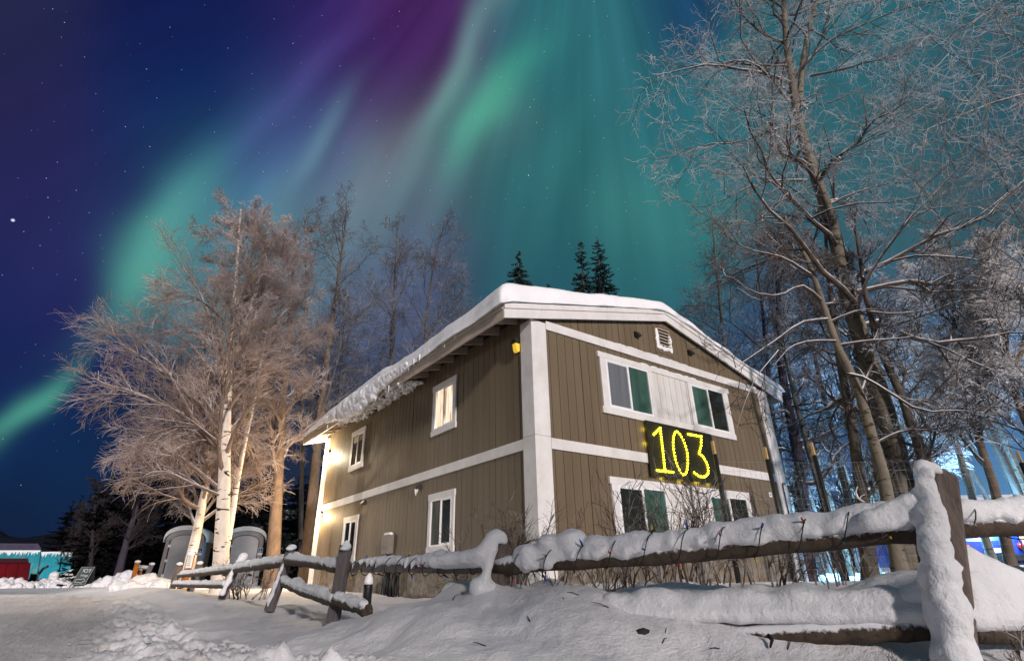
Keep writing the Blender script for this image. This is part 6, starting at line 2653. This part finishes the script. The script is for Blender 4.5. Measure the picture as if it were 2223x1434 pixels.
heap(150, 1246, 41, 2.6, 1.15, 1, 'broad heap of ploughed snow behind the chalk board')
heap(118, 1252, 40, 1.3, .55, 2, 'low crumbly snow heap left of the chalk board', 40)
heap(318, 1278, 19.5, .95, .42, 3, 'cream lit snow heap at the end of the rail fence', 30)
heap(10, 1266, 36, 2.3, .62, 7, 'long low snow heap in front of the red container', 20)
heap(262, 1268, 25, 1.3, .70, 4, 'bluish snow heap left of the leaning stakes', 30)
heap(226, 1250, 34, 1.6, .55, 5, 'brush topped snow heap right of the chalk board')
heap(388, 1272, 20, 1.0, .28, 6, 'low snow heap before the left toilet')


# ------------------------------------------------------------------ behind the right rails: parked van and a lit cabin
def parked_van():
    d = 17.0
    c = at(2176, 1238, d)
    c.z = gz(c.x, c.y)
    t = thing('parked_van', 'dark blue snow topped van seen under the right rail', 'van', tuple(c))
    r, f = Vector(tuple(RH)), -Vector(tuple(FH))
    blue = newmat('blue_van_paint', (0.008, 0.018, 0.11), .3, .5)[0]
    dark = newmat('van_glass', (0.01, 0.012, 0.016), .1, .6)[0]

    def w(x, y, z):
        return c + r * x + f * y + Vector((0, 0, z))
    mb = MB()
    mb.hexa([w(-.9, .0, .28), w(.9, .0, .28), w(.9, -4.2, .28), w(-.9, -4.2, .28), w(-.92, -.02, .95), w(.92, -.02, .95), w(.92, -4.2, .95), w(-.92, -4.2, .95)])
    mb.hexa([w(-.90, -.05, .952), w(.90, -.05, .952), w(.9, -4.0, .952), w(-.9, -4.0, .952), w(-.78, -.28, 1.62), w(.78, -.28, 1.62), w(.78, -3.3, 1.62), w(-.78, -3.3, 1.62)])
    mb.build('body', blue, t)
    mb = MB()
    mb.hexa([w(-.74, -.085, 1.02), w(.74, -.085, 1.02), w(.74, -.10, 1.02), w(-.74, -.10, 1.02), w(-.66, -.235, 1.52), w(.66, -.235, 1.52), w(.66, -.25, 1.52), w(-.66, -.25, 1.52)])
    mb.build('rear_window', dark, t)
    mb = MB()
    mb.hexa([w(-.8, -.25, 1.622), w(.8, -.25, 1.622), w(.8, -3.3, 1.622), w(-.8, -3.3, 1.622), w(-.7, -.35, 1.76), w(.7, -.35, 1.76), w(.7, -3.2, 1.76), w(-.7, -3.2, 1.76)])
    mb.build('roof_snow', M['snow'], t)
    mb = MB()
    mb.box(tuple(min(a, b) for a, b in zip(w(-.92, .07, .40), w(.92, -.0, .55))), tuple(max(a, b) for a, b in zip(w(-.92, .07, .40), w(.92, 0.0, .55))))
    mb.build('bumper', M['metal_dark'], t)
    for x in (-.8, .8):
        mb = MB()
        mb.tube([w(x - .1, -.8, .32), w(x + .1, -.8, .32)], .32, 14)
        wh = mb.build('wheel', M['black'], t)
        mb = MB()
        q = w(x, .01, .78)
        mb.ball(q, (.09, .09, .12), seg=8, rings=5)
        mb.build('tail_lamp', newmat('tail_lamp', (.3, .01, .01), .3)[0], t)
    mb = MB()
    mb.prism([w(-.26, .075, .62), w(.26, .075, .62), w(.26, .075, .74), w(-.26, .075, .74)], tuple(-f * .06))
    mb.build('number_plate', M['vinyl'], t)


parked_van()


def cabin():
    d = 20.0
    c = at(2290, 1238, d)
    c.z = gz(c.x, c.y)
    t = thing('cabin', 'cream walled cabin lit warm at the right edge', 'cabin', tuple(c))
    r, f = Vector(tuple(RH)), -Vector(tuple(FH))

    def w(x, y, z):
        return c + r * x + f * y + Vector((0, 0, z))
    cream = noisy('cream_cabin_wall', (.66, .50, .34), (.58, .43, .29), (1, 1, 4), 1.0)
    mb = MB()
    mb.hexa([w(-1.6, 0, -.1), w(2.6, 0, -.1), w(2.6, -3, -.1), w(-1.6, -3, -.1), w(-1.6, 0, 2.0), w(2.6, 0, 2.0), w(2.6, -3, 2.0), w(-1.6, -3, 2.0)])
    mb.build('wall', cream, t)
    mb = MB()
    mb.hexa([w(-1.9, .4, 2.0), w(2.9, .4, 2.0), w(2.9, -3.4, 2.0), w(-1.9, -3.4, 2.0), w(-1.7, -1.2, 2.7), w(2.7, -1.2, 2.7), w(2.7, -1.8, 2.7), w(-1.7, -1.8, 2.7)])
    mb.build('roof', M['snow'], t)
    mb = MB()
    q = w(-.4, .12, 1.75)
    mb.ball(q, .07, seg=8, rings=6)
    lp = mb.build('wall_lamp', M['lamp_white'], t)
    li = bpy.data.lights.new('cabin_light', 'POINT')
    li.energy = 90
    li.color = (1, .72, .45)
    li.shadow_soft_size = .08
    lo = bpy.data.objects.new('cabin_light', li)
    COL.objects.link(lo)
    lo.parent = lp
    lo.location = tuple(w(-.4, .7, 1.6))


cabin()


# blue floodlights that wash the woods; each has a small lamp head on a stake
def blue_floods():
    for i, (px, d, z, e) in enumerate(((1830, 20, 1.4, 1900), (2010, 17.5, 1.2, 1300), (2120, 21, 1.5, 2000), (2240, 16.5, 1.4, 1000), (1960, 26, 2.0, 4600), (2180, 28, 2.0, 5200), (1760, 26, 1.8, 2600))):
        q = at(px, 1240, d)
        g = gz(q.x, q.y)
        t = thing('flood_lamp', 'blue flood lamp on a short stake among the woodland trees', 'lamp', (q.x, q.y, g), 'blue flood lamps in the woods')
        mb = MB()
        mb.tube([(q.x, q.y, g - .1), (q.x, q.y, g + z - .16)], .02, 6)
        mb.build('stake', M['black'], t)
        mb = MB()
        mb.box((q.x - .09, q.y - .09, g + z - .16), (q.x + .09, q.y + .09, g + z - .08))
        mb.build('lamp_body', M['black'], t)
        li = bpy.data.lights.new('flood_lamp_light', 'POINT')
        li.energy = e
        li.color = (.22, .58, 1.0)
        li.shadow_soft_size = .12
        lo = bpy.data.objects.new('flood_lamp_light', li)
        COL.objects.link(lo)
        lo.parent = t
        lo.location = (0, 0, z + .12)


blue_floods()


def road_fill_lamp():
    """added pole lamp beyond the left edge; stands in for headlights to brighten the road"""
    g = S(-27, 19)
    t = thing('fill_lamp', 'added pole lamp out of view that brightens the far left road', 'lamp', tuple(g))
    mb = MB()
    mb.tube([g - Vector((0, 0, .2)), g + Vector((0, 0, 3.0))], .05, 8)
    mb.build('pole', M['metal_dark'], t)
    mb = MB()
    mb.box((g.x - .15, g.y - .15, g.z + 3.0), (g.x + .15, g.y + .15, g.z + 3.12))
    hd = mb.build('lamp_head', M['metal_dark'], t)
    li = bpy.data.lights.new('fill_lamp_light', 'SPOT')
    li.energy = 15000  # spot added to brighten the far road
    li.color = (1, .93, .82)
    li.spot_size = math.radians(66)
    li.spot_blend = .8
    li.shadow_soft_size = .2
    lo = bpy.data.objects.new('fill_lamp_light', li)
    COL.objects.link(lo)
    lo.parent = t
    lo.location = (0, 0, 2.95)
    tgt = S(-20, 17.5)
    v = (g + Vector((0, 0, 2.95))) - tgt
    lo.rotation_euler = v.to_track_quat('Z', 'Y').to_euler()


road_fill_lamp()
